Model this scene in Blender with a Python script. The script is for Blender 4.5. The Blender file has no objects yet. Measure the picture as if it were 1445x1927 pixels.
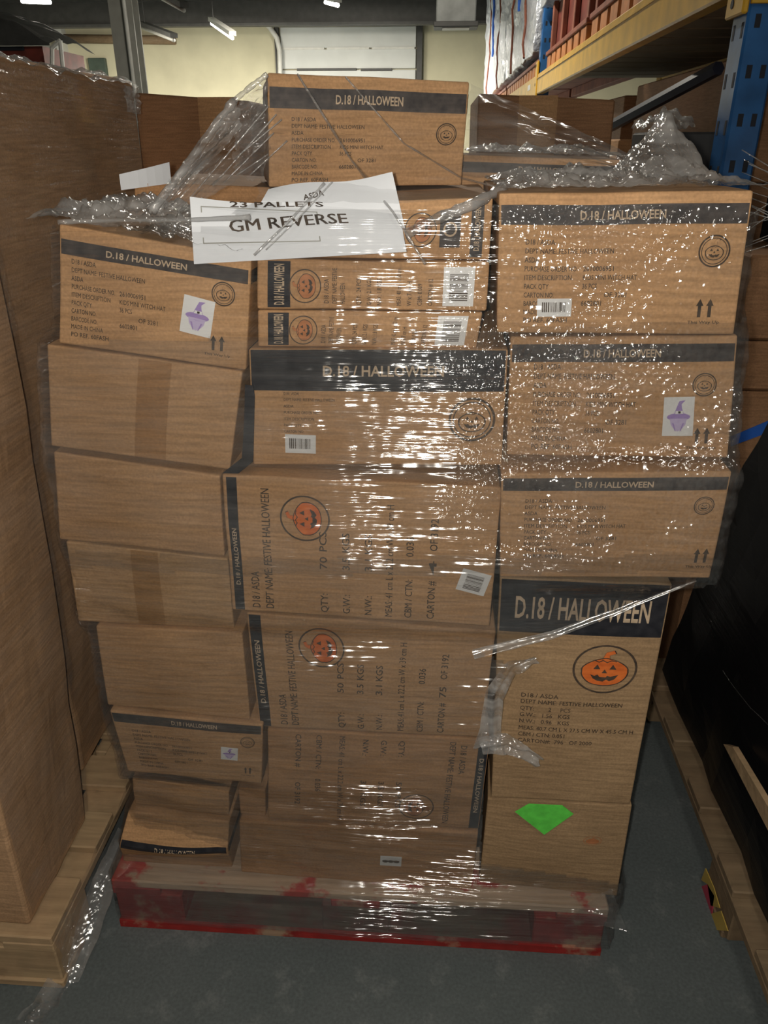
import bpy, bmesh, math, random
import numpy as np
from mathutils import Vector, noise
random.seed(7)
S = bpy.context.scene
COL = S.collection

# ------------------------------------------------------------------ camera
FW, FH, FPX = 1445, 1927, 1447.0
PITCH, YAW, EYE = math.radians(25.6), math.radians(3.8), np.array([0, 0, 1.5])
cd = bpy.data.cameras.new('camera'); cam = bpy.data.objects.new('camera', cd); COL.objects.link(cam)
cam.location = EYE
cam.rotation_euler = (math.pi/2 - PITCH, 0, YAW)
cd.sensor_fit = 'VERTICAL'; cd.sensor_height = 24.0; cd.lens = 24.0*FPX/FH
cd.clip_start = 0.05; cd.clip_end = 100
S.camera = cam
# ------------------------------------------------------------------ view, world
vs = S.view_settings
vs.view_transform = 'Standard'; vs.look = 'None'; vs.gamma = 1; vs.use_curve_mapping = False
vs.exposure = 0.0
w = bpy.data.worlds.new('world'); S.world = w; w.use_nodes = True
w.node_tree.nodes['Background'].inputs[0].default_value = (0.6, 0.68, 0.8, 1)
w.node_tree.nodes['Background'].inputs[1].default_value = 0.02
S.cycles.transparent_max_bounces = 16
S.cycles.max_bounces = 4; S.cycles.diffuse_bounces = 2; S.cycles.glossy_bounces = 2; S.cycles.transmission_bounces = 2
S.cycles.caustics_reflective = False; S.cycles.caustics_refractive = False
S.cycles.use_adaptive_sampling = True; S.cycles.adaptive_threshold = .06
S.cycles.use_denoising = True
LAMP_FILL = 10.0      # watts of the added fill lamp, unseen over the aisle behind the photographer
LAMP_FAR = 1000.0       # strip lights down at the dock door

# the phone's own flash, just left of its lens
fl = bpy.data.lights.new('phone_flash', 'POINT'); fl.energy = 41; fl.color = (1, .93, .82); fl.shadow_soft_size = .008
flash = bpy.data.objects.new('phone_flash', fl); COL.objects.link(flash)
flash.location = (-.024*math.cos(YAW), -.024*math.sin(YAW), 1.508)

# real positions of photo points: pinhole with the camera above
F0 = np.array([-math.sin(YAW)*math.cos(PITCH), math.cos(YAW)*math.cos(PITCH), -math.sin(PITCH)])
R0 = np.array([math.cos(YAW), math.sin(YAW), 0]); D0 = np.cross(F0, R0)
def ray(x, y): return F0 + R0*(x-FW/2)/FPX + D0*(y-FH/2)/FPX
def aty(x, y, Y): d = ray(x, y); return EYE + d*(Y/d[1])
def atz(x, y, Z): d = ray(x, y); return EYE + d*((Z-1.5)/d[2])
def atx(x, y, X): d = ray(x, y); return EYE + d*(X/d[0])

# ------------------------------------------------------------------ mesh helpers
class MB:
    def __init__(s): s.v = []; s.f = []
    def add(s, vs, fs):
        n = len(s.v); s.v += [tuple(map(float, p)) for p in vs]; s.f += [tuple(i+n for i in f) for f in fs]; return s
    def box(s, a, b):
        x0, y0, z0 = a; x1, y1, z1 = b
        return s.add([(x0,y0,z0),(x1,y0,z0),(x1,y1,z0),(x0,y1,z0),(x0,y0,z1),(x1,y0,z1),(x1,y1,z1),(x0,y1,z1)],
                     [(0,3,2,1),(4,5,6,7),(0,1,5,4),(1,2,6,5),(2,3,7,6),(3,0,4,7)])
    def hexa(s, p):   # 8 points, bottom loop then top loop
        return s.add(p, [(0,3,2,1),(4,5,6,7),(0,1,5,4),(1,2,6,5),(2,3,7,6),(3,0,4,7)])
    def grid(s, fn, nu, nv):
        pts = [fn(i/nu, j/nv) for j in range(nv+1) for i in range(nu+1)]
        return s.add(pts, [(j*(nu+1)+i, j*(nu+1)+i+1, (j+1)*(nu+1)+i+1, (j+1)*(nu+1)+i) for j in range(nv) for i in range(nu)])
    def tube(s, pts, r, n=8, cap=True):
        pts = [np.array(p, float) for p in pts]; rings = []
        rr = r if hasattr(r, '__len__') else [r]*len(pts)
        for i, p in enumerate(pts):
            t = pts[min(i+1, len(pts)-1)] - pts[max(i-1, 0)]; t /= np.linalg.norm(t)
            a = np.array([0, 0, 1.]) if abs(t[2]) < .9 else np.array([1., 0, 0])
            u = np.cross(t, a); u /= np.linalg.norm(u); v = np.cross(t, u)
            rings += [p + rr[i]*(u*math.cos(2*math.pi*k/n) + v*math.sin(2*math.pi*k/n)) for k in range(n)]
        f = [(i*n+k, i*n+(k+1) % n, (i+1)*n+(k+1) % n, (i+1)*n+k) for i in range(len(pts)-1) for k in range(n)]
        if cap: f += [tuple(range(n))[::-1], tuple(range((len(pts)-1)*n, len(pts)*n))]
        return s.add(rings, f)
    def prism(s, poly, d):   # planar polygon (3D points) extruded along vector d
        n = len(poly); p = [np.array(q, float) for q in poly]; d = np.array(d, float)
        return s.add(p + [q+d for q in p], [tuple(range(n))[::-1], tuple(range(n, 2*n))] + [(i, (i+1) % n, n+(i+1) % n, n+i) for i in range(n)])
    def mesh(s, name, off=(0, 0, 0)):
        m = bpy.data.meshes.new(name)
        m.from_pydata([(a-off[0], b-off[1], c-off[2]) for a, b, c in s.v], [], s.f); m.update(); return m
def link(name, me, mat, parent=None, smooth=False):
    o = bpy.data.objects.new(name, me); COL.objects.link(o)
    if mat and not me.materials: me.materials.append(mat)
    if parent: o.parent = parent
    if smooth: me.shade_smooth()
    return o
def wpos(p):
    l = np.zeros(3)
    while p is not None: l = l + np.array(p.location); p = p.parent
    return l
def part(name, mb, mat, parent, bevel=0, smooth=False):   # mb in world coordinates, parents never rotated
    me = mb.mesh(name, wpos(parent))
    if bevel: bevel_mesh(me, bevel)
    return link(name, me, mat, parent, smooth)
def bevel_mesh(me, r, seg=1, ang=0.7):
    bm = bmesh.new(); bm.from_mesh(me); bmesh.ops.remove_doubles(bm, verts=bm.verts, dist=1e-5)
    bmesh.ops.recalc_face_normals(bm, faces=bm.faces)
    es = [e for e in bm.edges if len(e.link_faces) == 2 and e.calc_face_angle(0) > ang]
    bmesh.ops.bevel(bm, geom=es, offset=r, segments=seg, affect='EDGES', profile=.5, clamp_overlap=True)
    bm.to_mesh(me); bm.free(); me.update()
def tag(o, label, cat, group=None):
    o['label'] = label; o['category'] = cat
    if group: o['group'] = group
    return o
def thing(name, label, cat, loc=(0, 0, 0), group=None):
    o = bpy.data.objects.new(name, None); COL.objects.link(o); o.location = loc; o.empty_display_size = .1
    return tag(o, label, cat, group)
def single(name, mb, mat, label, cat, group=None, bevel=0, smooth=False):
    c = np.array(mb.v); off = (c[:, 0].mean(), c[:, 1].mean(), c[:, 2].min())
    me = mb.mesh(name, off)
    if bevel: bevel_mesh(me, bevel)
    o = link(name, me, mat, None, smooth); o.location = off
    return tag(o, label, cat, group)
def struct(name, mb, mat, parent=None):
    o = link(name, mb.mesh(name), mat, parent)
    if parent is None: o['kind'] = 'structure'
    return o

# ------------------------------------------------------------------ materials
class NT:
    def __init__(s, name):
        s.m = bpy.data.materials.new(name); s.m.use_nodes = True; s.t = s.m.node_tree; s.t.nodes.clear()
        s.out = s.t.nodes.new('ShaderNodeOutputMaterial')
    def n(s, typ, ins=None, **kw):
        d = s.t.nodes.new('ShaderNode'+typ)
        for k, v in kw.items(): setattr(d, k, v)
        for k, v in (ins or {}).items():
            i = d.inputs[k]
            if isinstance(v, bpy.types.NodeSocket): s.t.links.new(v, i)
            else: i.default_value = v
        return d
    def obj(s, scale=(1, 1, 1), rot=(0, 0, 0)):
        c = s.n('TexCoord'); return s.n('Mapping', {'Vector': c.outputs['Object'], 'Scale': scale, 'Rotation': rot}).outputs[0]
    def noise(s, scale, detail=3, vec=None, rough=.5, dist=0):
        return s.n('TexNoise', {'Vector': vec or s.obj(), 'Scale': scale, 'Detail': detail, 'Roughness': rough, 'Distortion': dist}).outputs['Fac']
    def ramp(s, fac, stops):
        r = s.n('ValToRGB', {'Fac': fac}); e = r.color_ramp.elements
        while len(e) < len(stops): e.new(.5)
        for i, (p, c) in enumerate(stops):
            e[i].position = p; e[i].color = (c if len(c) == 4 else (*c, 1)) if hasattr(c, '__len__') else (c, c, c, 1)
        return r.outputs[0]
    def mix(s, fac, a, b, typ='MIX'):
        m = s.n('Mix', data_type='RGBA', blend_type=typ)
        for k, v in ((0, fac), (6, a), (7, b)):
            if isinstance(v, bpy.types.NodeSocket): s.t.links.new(v, m.inputs[k])
            else: m.inputs[k].default_value = v if k == 0 or len(v) == 4 else (*v, 1)
        return m.outputs[2]
    def math(s, op, a, b=0.0, clamp=False):
        m = s.n('Math', operation=op, use_clamp=clamp)
        for k, v in ((0, a), (1, b)):
            if isinstance(v, bpy.types.NodeSocket): s.t.links.new(v, m.inputs[k])
            else: m.inputs[k].default_value = v
        return m.outputs[0]
    def bump(s, h, st=.3, d=.01, nrm=None):
        i = {'Height': h, 'Strength': st, 'Distance': d}
        if nrm: i['Normal'] = nrm
        return s.n('Bump', i).outputs[0]
    def pbr(s, col, rough=.6, metal=0, bump=None, spec=.5, emit=None, es=0):
        i = {'Base Color': col if isinstance(col, bpy.types.NodeSocket) else (*col, 1), 'Roughness': rough, 'Metallic': metal, 'Specular IOR Level': spec}
        if bump: i['Normal'] = bump
        if emit: i['Emission Color'] = (*emit, 1); i['Emission Strength'] = es
        p = s.n('BsdfPrincipled', i); s.t.links.new(p.outputs[0], s.out.inputs[0]); return s.m
def plain(name, col, rough=.6, metal=0, spec=.5, vary=.12, sc=9):
    t = NT(name); n = t.noise(sc, 4)
    dark = tuple(c*(1-vary*2) for c in col); lite = tuple(min(1, c*(1+vary)) for c in col)
    return t.pbr(t.ramp(n, [(.3, dark), (.7, lite)]), rough, metal, None, spec)
def kraft(name, a, b, rough=.75):
    t = NT(name)
    big = t.noise(5, 4); fib = t.noise(1, 3, t.obj((14, 14, 190))); speck = t.noise(260, 2)
    c = t.ramp(big, [(.28, a), (.72, b)])
    c = t.mix(.32, c, t.ramp(fib, [(.3, .25), (.7, .8)]), 'OVERLAY')
    c = t.mix(.25, c, t.ramp(speck, [(.35, .3), (.7, .75)]), 'OVERLAY')
    crease = t.noise(1, 4, t.obj((3, 3, 16)), .6, .6)
    return t.pbr(c, rough, 0, t.bump(t.mix(.5, crease, fib), .35, .004), .25)
M = {}
M['kraft'] = kraft('kraft_cardboard', (.38, .215, .105), (.48, .285, .145))
M['kraft_warm'] = kraft('warm_kraft_cardboard', (.36, .19, .085), (.45, .25, .12))
M['kraft_pale'] = kraft('pale_kraft_cardboard', (.38, .23, .12), (.48, .30, .155))
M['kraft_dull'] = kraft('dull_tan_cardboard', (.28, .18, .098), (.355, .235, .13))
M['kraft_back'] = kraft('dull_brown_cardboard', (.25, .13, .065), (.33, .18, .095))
M['kraft_big'] = kraft('bale_cardboard', (.38, .225, .12), (.47, .29, .165))
def inkmat(name, a, b):
    t = NT(name); n = t.noise(70, 4); s = t.noise(1, 3, t.obj((12, 12, 150)))
    return t.pbr(t.mix(.35, t.ramp(n, [(.3, a), (.75, b)]), t.ramp(s, [(.3, .3), (.7, .7)]), 'OVERLAY'), .6, 0, None, .3)
M['band'] = inkmat('worn_black_band_ink', (.035, .032, .034), (.085, .072, .066))
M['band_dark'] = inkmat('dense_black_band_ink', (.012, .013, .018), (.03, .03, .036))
M['ink'] = inkmat('black_print_ink', (.03, .022, .018), (.10, .07, .05))
M['pale_letter'] = inkmat('bare_card_lettering', (.42, .32, .22), (.55, .42, .30))
M['orange'] = inkmat('orange_pumpkin_ink', (.55, .12, .025), (.72, .18, .04))
M['orange_dull'] = inkmat('faded_orange_ink', (.36, .14, .055), (.46, .19, .085))
M['white_label'] = plain('white_label_paper', (.72, .72, .72), .5, vary=.06)
M['purple'] = plain('purple_print', (.34, .24, .52), .5)
M['purple_lite'] = plain('pale_purple_print', (.52, .44, .66), .5)
M['paper'] = plain('white_office_paper', (.74, .77, .82), .6, vary=.04)
M['green'] = plain('fluorescent_green_label', (.12, .66, .08), .5, vary=.1, sc=60)
def painted_wood(name, paint, raw, lo, hi):
    t = NT(name); g = t.noise(1, 4, t.obj((5, 60, 60))); wv = t.noise(7, 5, None, .65)
    wood = t.ramp(g, [(.3, tuple(c*.6 for c in raw)), (.7, raw)])
    c = t.mix(t.ramp(wv, [(lo, 0.), (hi, 1.)]), wood, t.mix(.4, paint, t.ramp(t.noise(25, 4), [(.3, .2), (.7, .7)]), 'OVERLAY'))
    return t.pbr(c, .7, 0, t.bump(g, .4, .004), .3)
M['red_wood'] = painted_wood('worn_red_painted_wood', (.30, .025, .022), (.45, .30, .20), .36, .46)
M['raw_red_wood'] = painted_wood('mostly_bare_red_wood', (.40, .04, .035), (.56, .41, .29), .52, .58)
M['dark_block'] = painted_wood('dark_pallet_block', (.16, .05, .045), (.17, .13, .10), .45, .6)  # darker brown wood for the inner blocks and base boards
M['wood'] = painted_wood('bare_pallet_wood', (.42, .28, .16), (.50, .35, .20), .4, .6)
M['wood_dim'] = painted_wood('old_pallet_wood', (.22, .15, .09), (.28, .20, .12), .4, .6)
def filmmat(name, streak=1.0, crinkle=0.0, haze=.10, rough=.16, refl=1.0, tint=(.97, .97, .97), split=False, rot=0.0, zf=70.0, dist=.022):
    t = NT(name)
    a = t.noise(1, 1, t.obj((4, 4, zf), (0, rot+.05, 0)), .5, .25)
    a2 = t.noise(1, 0, t.obj((6, 6, zf*2.6), (0, rot-.06, 0)))
    b = t.math('MULTIPLY', t.noise(130, 0, None, .5), .55); b2 = t.noise(9, 1)
    patch = t.ramp(t.noise(4.5, 1), [(.40, .14), (.60, 1.)])
    if split:   # tightly pulled on the left and middle, crackled over the right-hand column
        x = t.n('SeparateXYZ', {'Vector': t.n('TexCoord').outputs['Object']}).outputs
        msk = t.math('MULTIPLY', t.ramp(t.math('ADD', x[0], t.math('MULTIPLY', b2, .25)), [(.28, 0.), (.36, 1.)]), t.ramp(x[2], [(.80, 0.), (.9, 1.)]))
        hs = t.mix(msk, t.mix(.35, a, a2), t.mix(.85, a, b))
    else:
        hs = t.mix(crinkle, t.mix(.35, a, a2), b)
    n1 = t.bump(b2, .5, .02)
    nrm = t.bump(hs, t.math('MULTIPLY', patch, .95*streak), dist, n1)
    fr = t.n('Fresnel', {'IOR': 1.3}).outputs[0]
    fac = t.math('MULTIPLY_ADD', fr, .12*refl, True); fac.node.inputs[2].default_value = .08*refl
    gl = t.n('BsdfGlossy', {'Color': (1, 1, 1, 1), 'Roughness': rough, 'Normal': nrm}).outputs[0]
    tr = t.n('BsdfTransparent', {'Color': (*tint, 1)}).outputs[0]
    s1 = t.n('MixShader', {0: fac, 1: tr, 2: gl}).outputs[0]
    df = t.n('BsdfDiffuse', {'Color': (.8, .8, .8, 1)}).outputs[0]; tl = t.n('BsdfTranslucent', {'Color': (.8, .8, .8, 1)}).outputs[0]
    milky = t.n('MixShader', {0: .4, 1: df, 2: tl}).outputs[0]
    hz = t.math('MULTIPLY', t.ramp(t.mix(.5, a, b2), [(.38, .12), (.62, 1.)]), haze)
    s2 = t.n('MixShader', {0: hz, 1: s1, 2: milky}).outputs[0]
    t.t.links.new(s2, t.out.inputs[0]); return t.m
M['film'] = filmmat('clear_stretch_film', 1.0, 0, .03, .11, 1.35, split=True)
M['film_low'] = filmmat('lower_stretch_film', 1.0, 0, .03, .13, 1.5, dist=.055, zf=80)
M['film_mid'] = filmmat('middle_stretch_film', 1.0, 0, .05, .12, 1.3, dist=.032, zf=75, split=True)
M['film_crumple'] = filmmat('crumpled_stretch_film', .9, .65, .48, .14, 2.4)
M['film_sheet'] = filmmat('pulled_stretch_film', 1.2, 0.0, .14, .14, 1.2, zf=60)
M['film_rope'] = filmmat('twisted_stretch_film', .8, .3, .34, .18, 2.0)
M['film_calm'] = filmmat('thin_stretch_film', .25, .1, .08, .3, .25)
M['film_side'] = filmmat('slack_stretch_film', .8, .35, .07, .16, .8)
def blackfilm():
    t = NT('black_stretch_film'); a = t.noise(1, 4, t.obj((3, 3, 40), (.3, 0, 0)), .6, .4)
    return t.pbr((.006, .006, .007), .35, 0, t.bump(a, .3, .006), .25)
M['black_film'] = blackfilm()
def floor_mat():
    t = NT('worn_concrete_floor')
    a = t.noise(2.2, 5, None, .6); b = t.noise(14, 6, None, .7); c = t.noise(160, 2)
    col = t.ramp(a, [(.3, (.085, .102, .105)), (.7, (.125, .142, .145))])
    col = t.mix(t.ramp(b, [(.55, 0.), (.74, .45)]), col, (.26, .27, .265))
    col = t.mix(.3, col, t.ramp(c, [(.3, .25), (.7, .75)]), 'OVERLAY')
    return t.pbr(col, .55, 0, t.bump(b, .15, .003), .4)
M['floor'] = floor_mat()
M['wall'] = plain('cream_painted_wall', (.60, .565, .40), .8, vary=.05, sc=2)
M['wall_side'] = plain('grey_cladding', (.32, .32, .29), .8, vary=.06, sc=2)
M['roof'] = plain('dark_roof_sheet', (.13, .13, .11), .8, vary=.1, sc=2)
M['steel'] = plain('grey_painted_steel', (.30, .30, .27), .5, vary=.06)
M['steel_dark'] = plain('dark_steel', (.045, .045, .042), .55)
M['steel_lite'] = plain('galvanised_track', (.62, .62, .58), .45, vary=.05)
M['door'] = plain('white_door_panel', (.60, .62, .60), .5, vary=.04, sc=2)
M['blue'] = plain('blue_rack_paint', (.022, .115, .32), .38, spec=.5, vary=.2)
M['blue_tape'] = plain('blue_tape', (.03, .13, .55), .4)
M['yellow'] = plain('yellow_rack_paint', (.62, .36, .035), .4, vary=.12)
M['navy'] = plain('dark_brace_paint', (.012, .014, .03), .5)
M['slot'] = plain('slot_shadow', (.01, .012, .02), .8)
M['terracotta'] = plain('orange_pallet_block', (.50, .20, .07), .7, vary=.2)
M['redcrate'] = plain('dark_red_crate', (.16, .028, .018), .6, vary=.2)
M['maroon'] = plain('red_brown_board', (.26, .085, .05), .7, vary=.2)
def silver():
    t = NT('silver_white_wrap'); n = t.noise(12, 5, None, .65)
    return t.pbr(t.ramp(n, [(.3, (.40, .44, .50)), (.7, (.72, .74, .78))]), .28, .25, t.bump(n, .8, .03), .6)
M['silver'] = silver()
M['darkload'] = plain('dark_tarpaulin', (.05, .05, .048), .7, vary=.15)
M['heater'] = plain('grey_heater_case', (.22, .23, .22), .5)
M['sticker_pink'] = plain('pink_red_sticker', (.55, .05, .10), .5)
M['sticker_yellow'] = plain('yellow_sticker', (.55, .38, .08), .5)
M['greenbox'] = plain('dark_green_panel', (.06, .085, .065), .6)
t = NT('lit_tube'); e = t.n('Emission', {'Color': (1, .97, .88, 1), 'Strength': 14}); t.t.links.new(e.outputs[0], t.out.inputs[0]); M['tube'] = t.m

# ------------------------------------------------------------------ the building
X0, X1, Y0, Y1, ZC = -9.0, 6.0, -4.0, 20.0, 5.6
struct('floor', MB().box((X0, Y0, -.1), (X1, Y1, 0)), M['floor'])
struct('wall_back', MB().box((X0, Y1, 0), (X1, Y1+.2, ZC)), M['wall'])
struct('wall_left', MB().box((X0-.2, Y0, 0), (X0, Y1, ZC)), M['wall_side'])
struct('wall_right', MB().box((X1, Y0, 0), (X1+.2, Y1, ZC)), M['wall_side'])
struct('wall_front', MB().box((X0, Y0-.2, 0), (X1, Y0, ZC)), M['wall_side'])
struct('ceiling', MB().box((X0, Y0, ZC), (X1, Y1, ZC+.1)), M['roof'])
# roof beams
zb = aty(400, 30, 17.5)[2]
for i, (y, z, h) in enumerate([(17.5, zb-.18, .42), (11.0, 4.6, .5), (4.5, 4.6, .5)]):
    m = MB().box((X0, y-.10, z), (X1, y+.10, z+.05)).box((X0, y-.10, z+h), (X1, y+.10, z+h+.05)).box((X0, y-.02, z), (X1, y+.02, z+h))
    struct('trim_%d' % (i+1), m, M['steel_dark'])
for i, x in enumerate((-6.5, -3.0, .4)):
    struct('trim_%d' % (i+4), MB().box((x-.06, 12, 4.2), (x+.06, Y1, 4.4)), M['steel_dark'])
# dock door, panel by panel
def Wz(y): return aty(660, y, Y1)[2]
dx0, dx1 = aty(530, 90, Y1)[0], aty(783, 90, Y1)[0]
door = bpy.data.objects.new('door_1', None); COL.objects.link(door); door.location = (0, Y1-.05, 0); door['kind'] = 'structure'
zz = [Wz(400), Wz(330), Wz(262), Wz(196), Wz(131), Wz(92), Wz(50), Wz(22)]
for a, b in zip(zz[:-1], zz[1:]):
    part('panel', MB().box((dx0, Y1-.10, a+.012), (dx1, Y1-.04, b-.012)), M['door'], door, .01)
part('header_panel', MB().box((dx0, Y1-.3, Wz(22)), (dx1, Y1-.04, Wz(-20))), M['door'], door)
m = MB()
for k in range(3):
    xa = dx0 + (dx1-dx0)*(k/3+.01); xb = dx0 + (dx1-dx0)*((k+1)/3-.01)
    m.box((xa, Y1-.125, Wz(94)), (xb, Y1-.09, Wz(90)))
part('seam_strip', m, M['steel_lite'], door)
m = MB().box((dx0+.35, Y1-.14, Wz(134)), (dx0+1.7, Y1-.09, Wz(129))).box((dx0+1.8, Y1-.14, Wz(135)), (dx0+2.5, Y1-.09, Wz(130)))
part('vent_slot', m, M['steel_dark'], door)
part('side_rail', MB().box((dx0-.12, Y1-.2, 0), (dx0-.03, Y1-.03, Wz(52))), M['steel_dark'], door)
part('side_rail', MB().box((dx1+.02, Y1-.2, 0), (dx1+.14, Y1-.03, Wz(-20))), M['steel_dark'], door)
pts = [aty(*p, 19.6) for p in ((527, 300), (527, 130), (526, 95), (521, 72), (508, 52), (490, 35), (455, 12), (420, -10))]
part('track', MB().tube(pts, .055, 8), M['steel_lite'], door, smooth=True)
# steel column
def column():
    x = aty(242, 90, 9.0)[0]
    c = bpy.data.objects.new('trim_7', None); COL.objects.link(c); c.location = (x, 9.0, 0); c['kind'] = 'structure'
    part('flange', MB().box((x-.12, 8.9, 0), (x+.12, 8.92, ZC)), M['steel'], c)
    part('flange', MB().box((x-.12, 9.08, 0), (x+.12, 9.10, ZC)), M['steel'], c)
    part('web', MB().box((x-.01, 8.92, 0), (x+.01, 9.08, ZC)), M['steel'], c)
    part('cable_conduit', MB().tube([(x+.05, 8.88, 0), (x+.05, 8.88, ZC)], .02, 8), M['steel_lite'], c, smooth=True)
column()
x = aty(113, 80, 19.8)[0]; struct('trim_8', MB().box((x-.08, 19.75, 0), (x+.08, 20, ZC)), M['steel_lite'])
za = aty(200, 72, 19.9)[2]; xa, xb = aty(118, 72, 19.9)[0], aty(330, 72, 19.9)[0]
single('wall_pipe', MB().tube([(xa, 19.88, za), (xb, 19.88, za-.05)], .09, 8), M['wood_dim'], 'brown horizontal pipe along the cream wall left of the door', 'pipe', smooth=True)
p = aty(186, 133, 19.95); single('wall_panel', MB().box((p[0]-.2, 19.88, p[2]-.25), (p[0]+.2, 20, p[2]+.25)), M['greenbox'], 'small dark green square panel on the cream wall', 'panel', bevel=.01)

# ------------------------------------------------------------------ lamps
def strip_light(a, b, label, watts=0, lit=True, r=.045):
    a, b = np.array(a, float), np.array(b, float); c = (a+b)/2; L = np.linalg.norm(b-a); d = (b-a)/L
    t_ = thing('strip_light', label, 'light', c, 'ceiling strip lights')
    side = np.cross(d, (0, 0, 1.)); side /= np.linalg.norm(side); up = np.cross(side, d)
    m = MB(); q = [c + s*d*L/2 + k*side*r*1.2 + up*zv for zv in (r*.7, r*2.0) for s, k in ((-1, -1), (1, -1), (1, 1), (-1, 1))]
    part('housing', m.hexa(q), M['steel_lite'] if lit else M['steel_dark'], t_)
    part('tube', MB().tube([a+d*.03, b-d*.03], r*.6, 8), M['tube'] if lit else M['steel'], t_, smooth=True)
    h0 = a+d*.2+up*r*2; part('hanger', MB().tube([h0, (h0[0], h0[1], ZC)], .008, 6), M['steel_dark'], t_)
    if watts:
        l = bpy.data.lights.new('tube_light', 'AREA'); l.shape = 'RECTANGLE'; l.size = L*.95; l.size_y = r*1.6; l.energy = watts; l.color = (1, .93, .80)
        o = bpy.data.objects.new('tube_light', l); COL.objects.link(o); o.parent = t_
        o.location = -up*r*.9
        o.rotation_euler = Vector(up).to_track_quat('Z', 'Y').to_euler()
        import mathutils
        mat3 = mathutils.Matrix((Vector(d), Vector(np.cross(up, d)), Vector(up))).transposed(); o.rotation_euler = mat3.to_euler()
    return t_
strip_light((.0, -.5, 2.92), (.36, -.5, 2.92), 'short added fill strip light, unseen over the aisle behind the photographer', LAMP_FILL)  # unseen lamp kept as weak ambient fill beside the flash
strip_light((2.3, -1.9, 4.2), (2.3, -.7, 4.2), 'added fill strip light, unseen high over the racks behind the photographer', 10)  # unseen lamp added as fill from the right
strip_light((-.6, 5.4, 4.0), (-.6, 6.6, 4.0), 'added fill strip light, unseen high over the aisle beyond the stack', 130)  # unseen lamp added to brighten the rack beam and the stack top
strip_light(aty(398, 44, 15), aty(438, 72, 13.2), 'lit strip light hanging left of the dock door', LAMP_FAR)
strip_light(aty(612, 4, 14), aty(636, 10, 12.6), 'lit strip light above the middle of the dock door', LAMP_FAR*.8)
strip_light(aty(40, 2, 12.5), aty(96, 4, 12.0), 'lit strip light at the top left corner above the tarpaulin', LAMP_FAR*.6)
strip_light(aty(268, 52, 15), aty(328, 76, 13), 'unlit dark strip light beside the grey steel column', 0, False)
strip_light(aty(305, -3, 12), aty(347, 20, 11), 'pale strip light just right of the grey steel column', 0, False)

# ------------------------------------------------------------------ printed cartons
_tc = {}
def text_geo(s, bold=0.0, spacing=1.0):
    k = (s, bold, spacing)
    if k not in _tc:
        cu = bpy.data.curves.new('lettering', 'FONT'); cu.body = s; cu.size = 1; cu.resolution_u = 2; cu.offset = 0 if 'M' in s else bold;   # the built-in M folds over itself when offset
        cu.space_character = spacing
        cu.fill_mode = 'BOTH'
        o = bpy.data.objects.new('lettering', cu); COL.objects.link(o)
        dg = bpy.context.evaluated_depsgraph_get(); me = bpy.data.meshes.new_from_object(o.evaluated_get(dg))
        v = np.array([tuple(q.co)[:2] for q in me.vertices]) if len(me.vertices) else np.zeros((0, 2))
        fs = [tuple(p.vertices) for p in me.polygons]
        if 'M' in s and bold:   # thicken by a second strike a hair to the side
            fs = fs + [tuple(i+len(v) for i in f) for f in fs]; v = np.concatenate([v-[bold, 0], v+[bold, 0]])
        _tc[k] = (v, fs)
        bpy.data.objects.remove(o); bpy.data.curves.remove(cu); bpy.data.meshes.remove(me)
    return _tc[k]
def put_text(mb, S_, s, x, y, size, rot=0, bold=.012, align='L', sx=1.0, off=.0012, width=None):
    v, f = text_geo(s, bold)
    if not len(v): return
    v = v*size*np.array([sx, 1])
    if width: v = v*np.array([width/(v[:, 0].max()-v[:, 0].min()), 1])
    if align == 'C': v = v - [(v[:, 0].max()+v[:, 0].min())/2, 0]
    c, s_ = math.cos(math.radians(rot)), math.sin(math.radians(rot))
    mb.add([S_(x + c*a - s_*b, y + s_*a + c*b, off) for a, b in v], f)
def put_poly(mb, S_, pts, off=.0012, x=0, y=0, sc=1, rot=0, fl=None):
    c, s_ = math.cos(math.radians(rot)), math.sin(math.radians(rot))
    mb.add([S_(x + sc*(c*a - s_*b), y + sc*(s_*a + c*b), off) for a, b in pts], [tuple(range(len(pts)))])
def put_ring(mb, S_, outer, inner, off, x, y, sc, rot):
    c, s_ = math.cos(math.radians(rot)), math.sin(math.radians(rot)); n = len(outer)
    mb.add([S_(x + sc*(c*a - s_*b), y + sc*(s_*a + c*b), off) for a, b in outer+inner], [(i, (i+1) % n, n+(i+1) % n, n+i) for i in range(n)])
def circ(r, n=40, ry=None): return [(r*math.cos(2*math.pi*i/n), (ry or r)*math.sin(2*math.pi*i/n)) for i in range(n)]
def pumpkin(k=1.0, n=48):
    o = []
    for i in range(n):
        a = 2*math.pi*i/n; l = 1 - .055*abs(math.sin(2.5*(a-math.pi/2)))*(1 if math.sin(a) > 0 else .5)
        o.append((.74*k*l*math.cos(a), .57*k*l*math.sin(a) - .10))
    return o
STEM = [(-.10, .40), (.12, .40), (.10, .58), (.28, .66), (.22, .78), (.0, .70), (-.06, .55)]
EYES = [[(-.36, .02), (-.14, .02), (-.24, .22)], [(.14, .02), (.36, .02), (.24, .22)]]
NOSE = [(-.09, -.14), (.09, -.14), (0, .02)]
MOUTH = [(-.44, -.20), (-.30, -.26), (-.20, -.20), (-.14, -.30), (.06, -.31), (.10, -.24), (.20, -.28), (.30, -.24), (.44, -.20), (.34, -.38), (.18, -.47), (.08, -.40), (-.02, -.49), (-.2, -.46), (-.34, -.37)]
RIBS = [[(-.34, .40), (-.20, .33), (-.08, .40), (.05, .32), (.18, .40), (.34, .35), (.34, .32), (.18, .36), (.05, .28), (-.08, .36), (-.20, .29), (-.34, .36)]]

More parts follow.
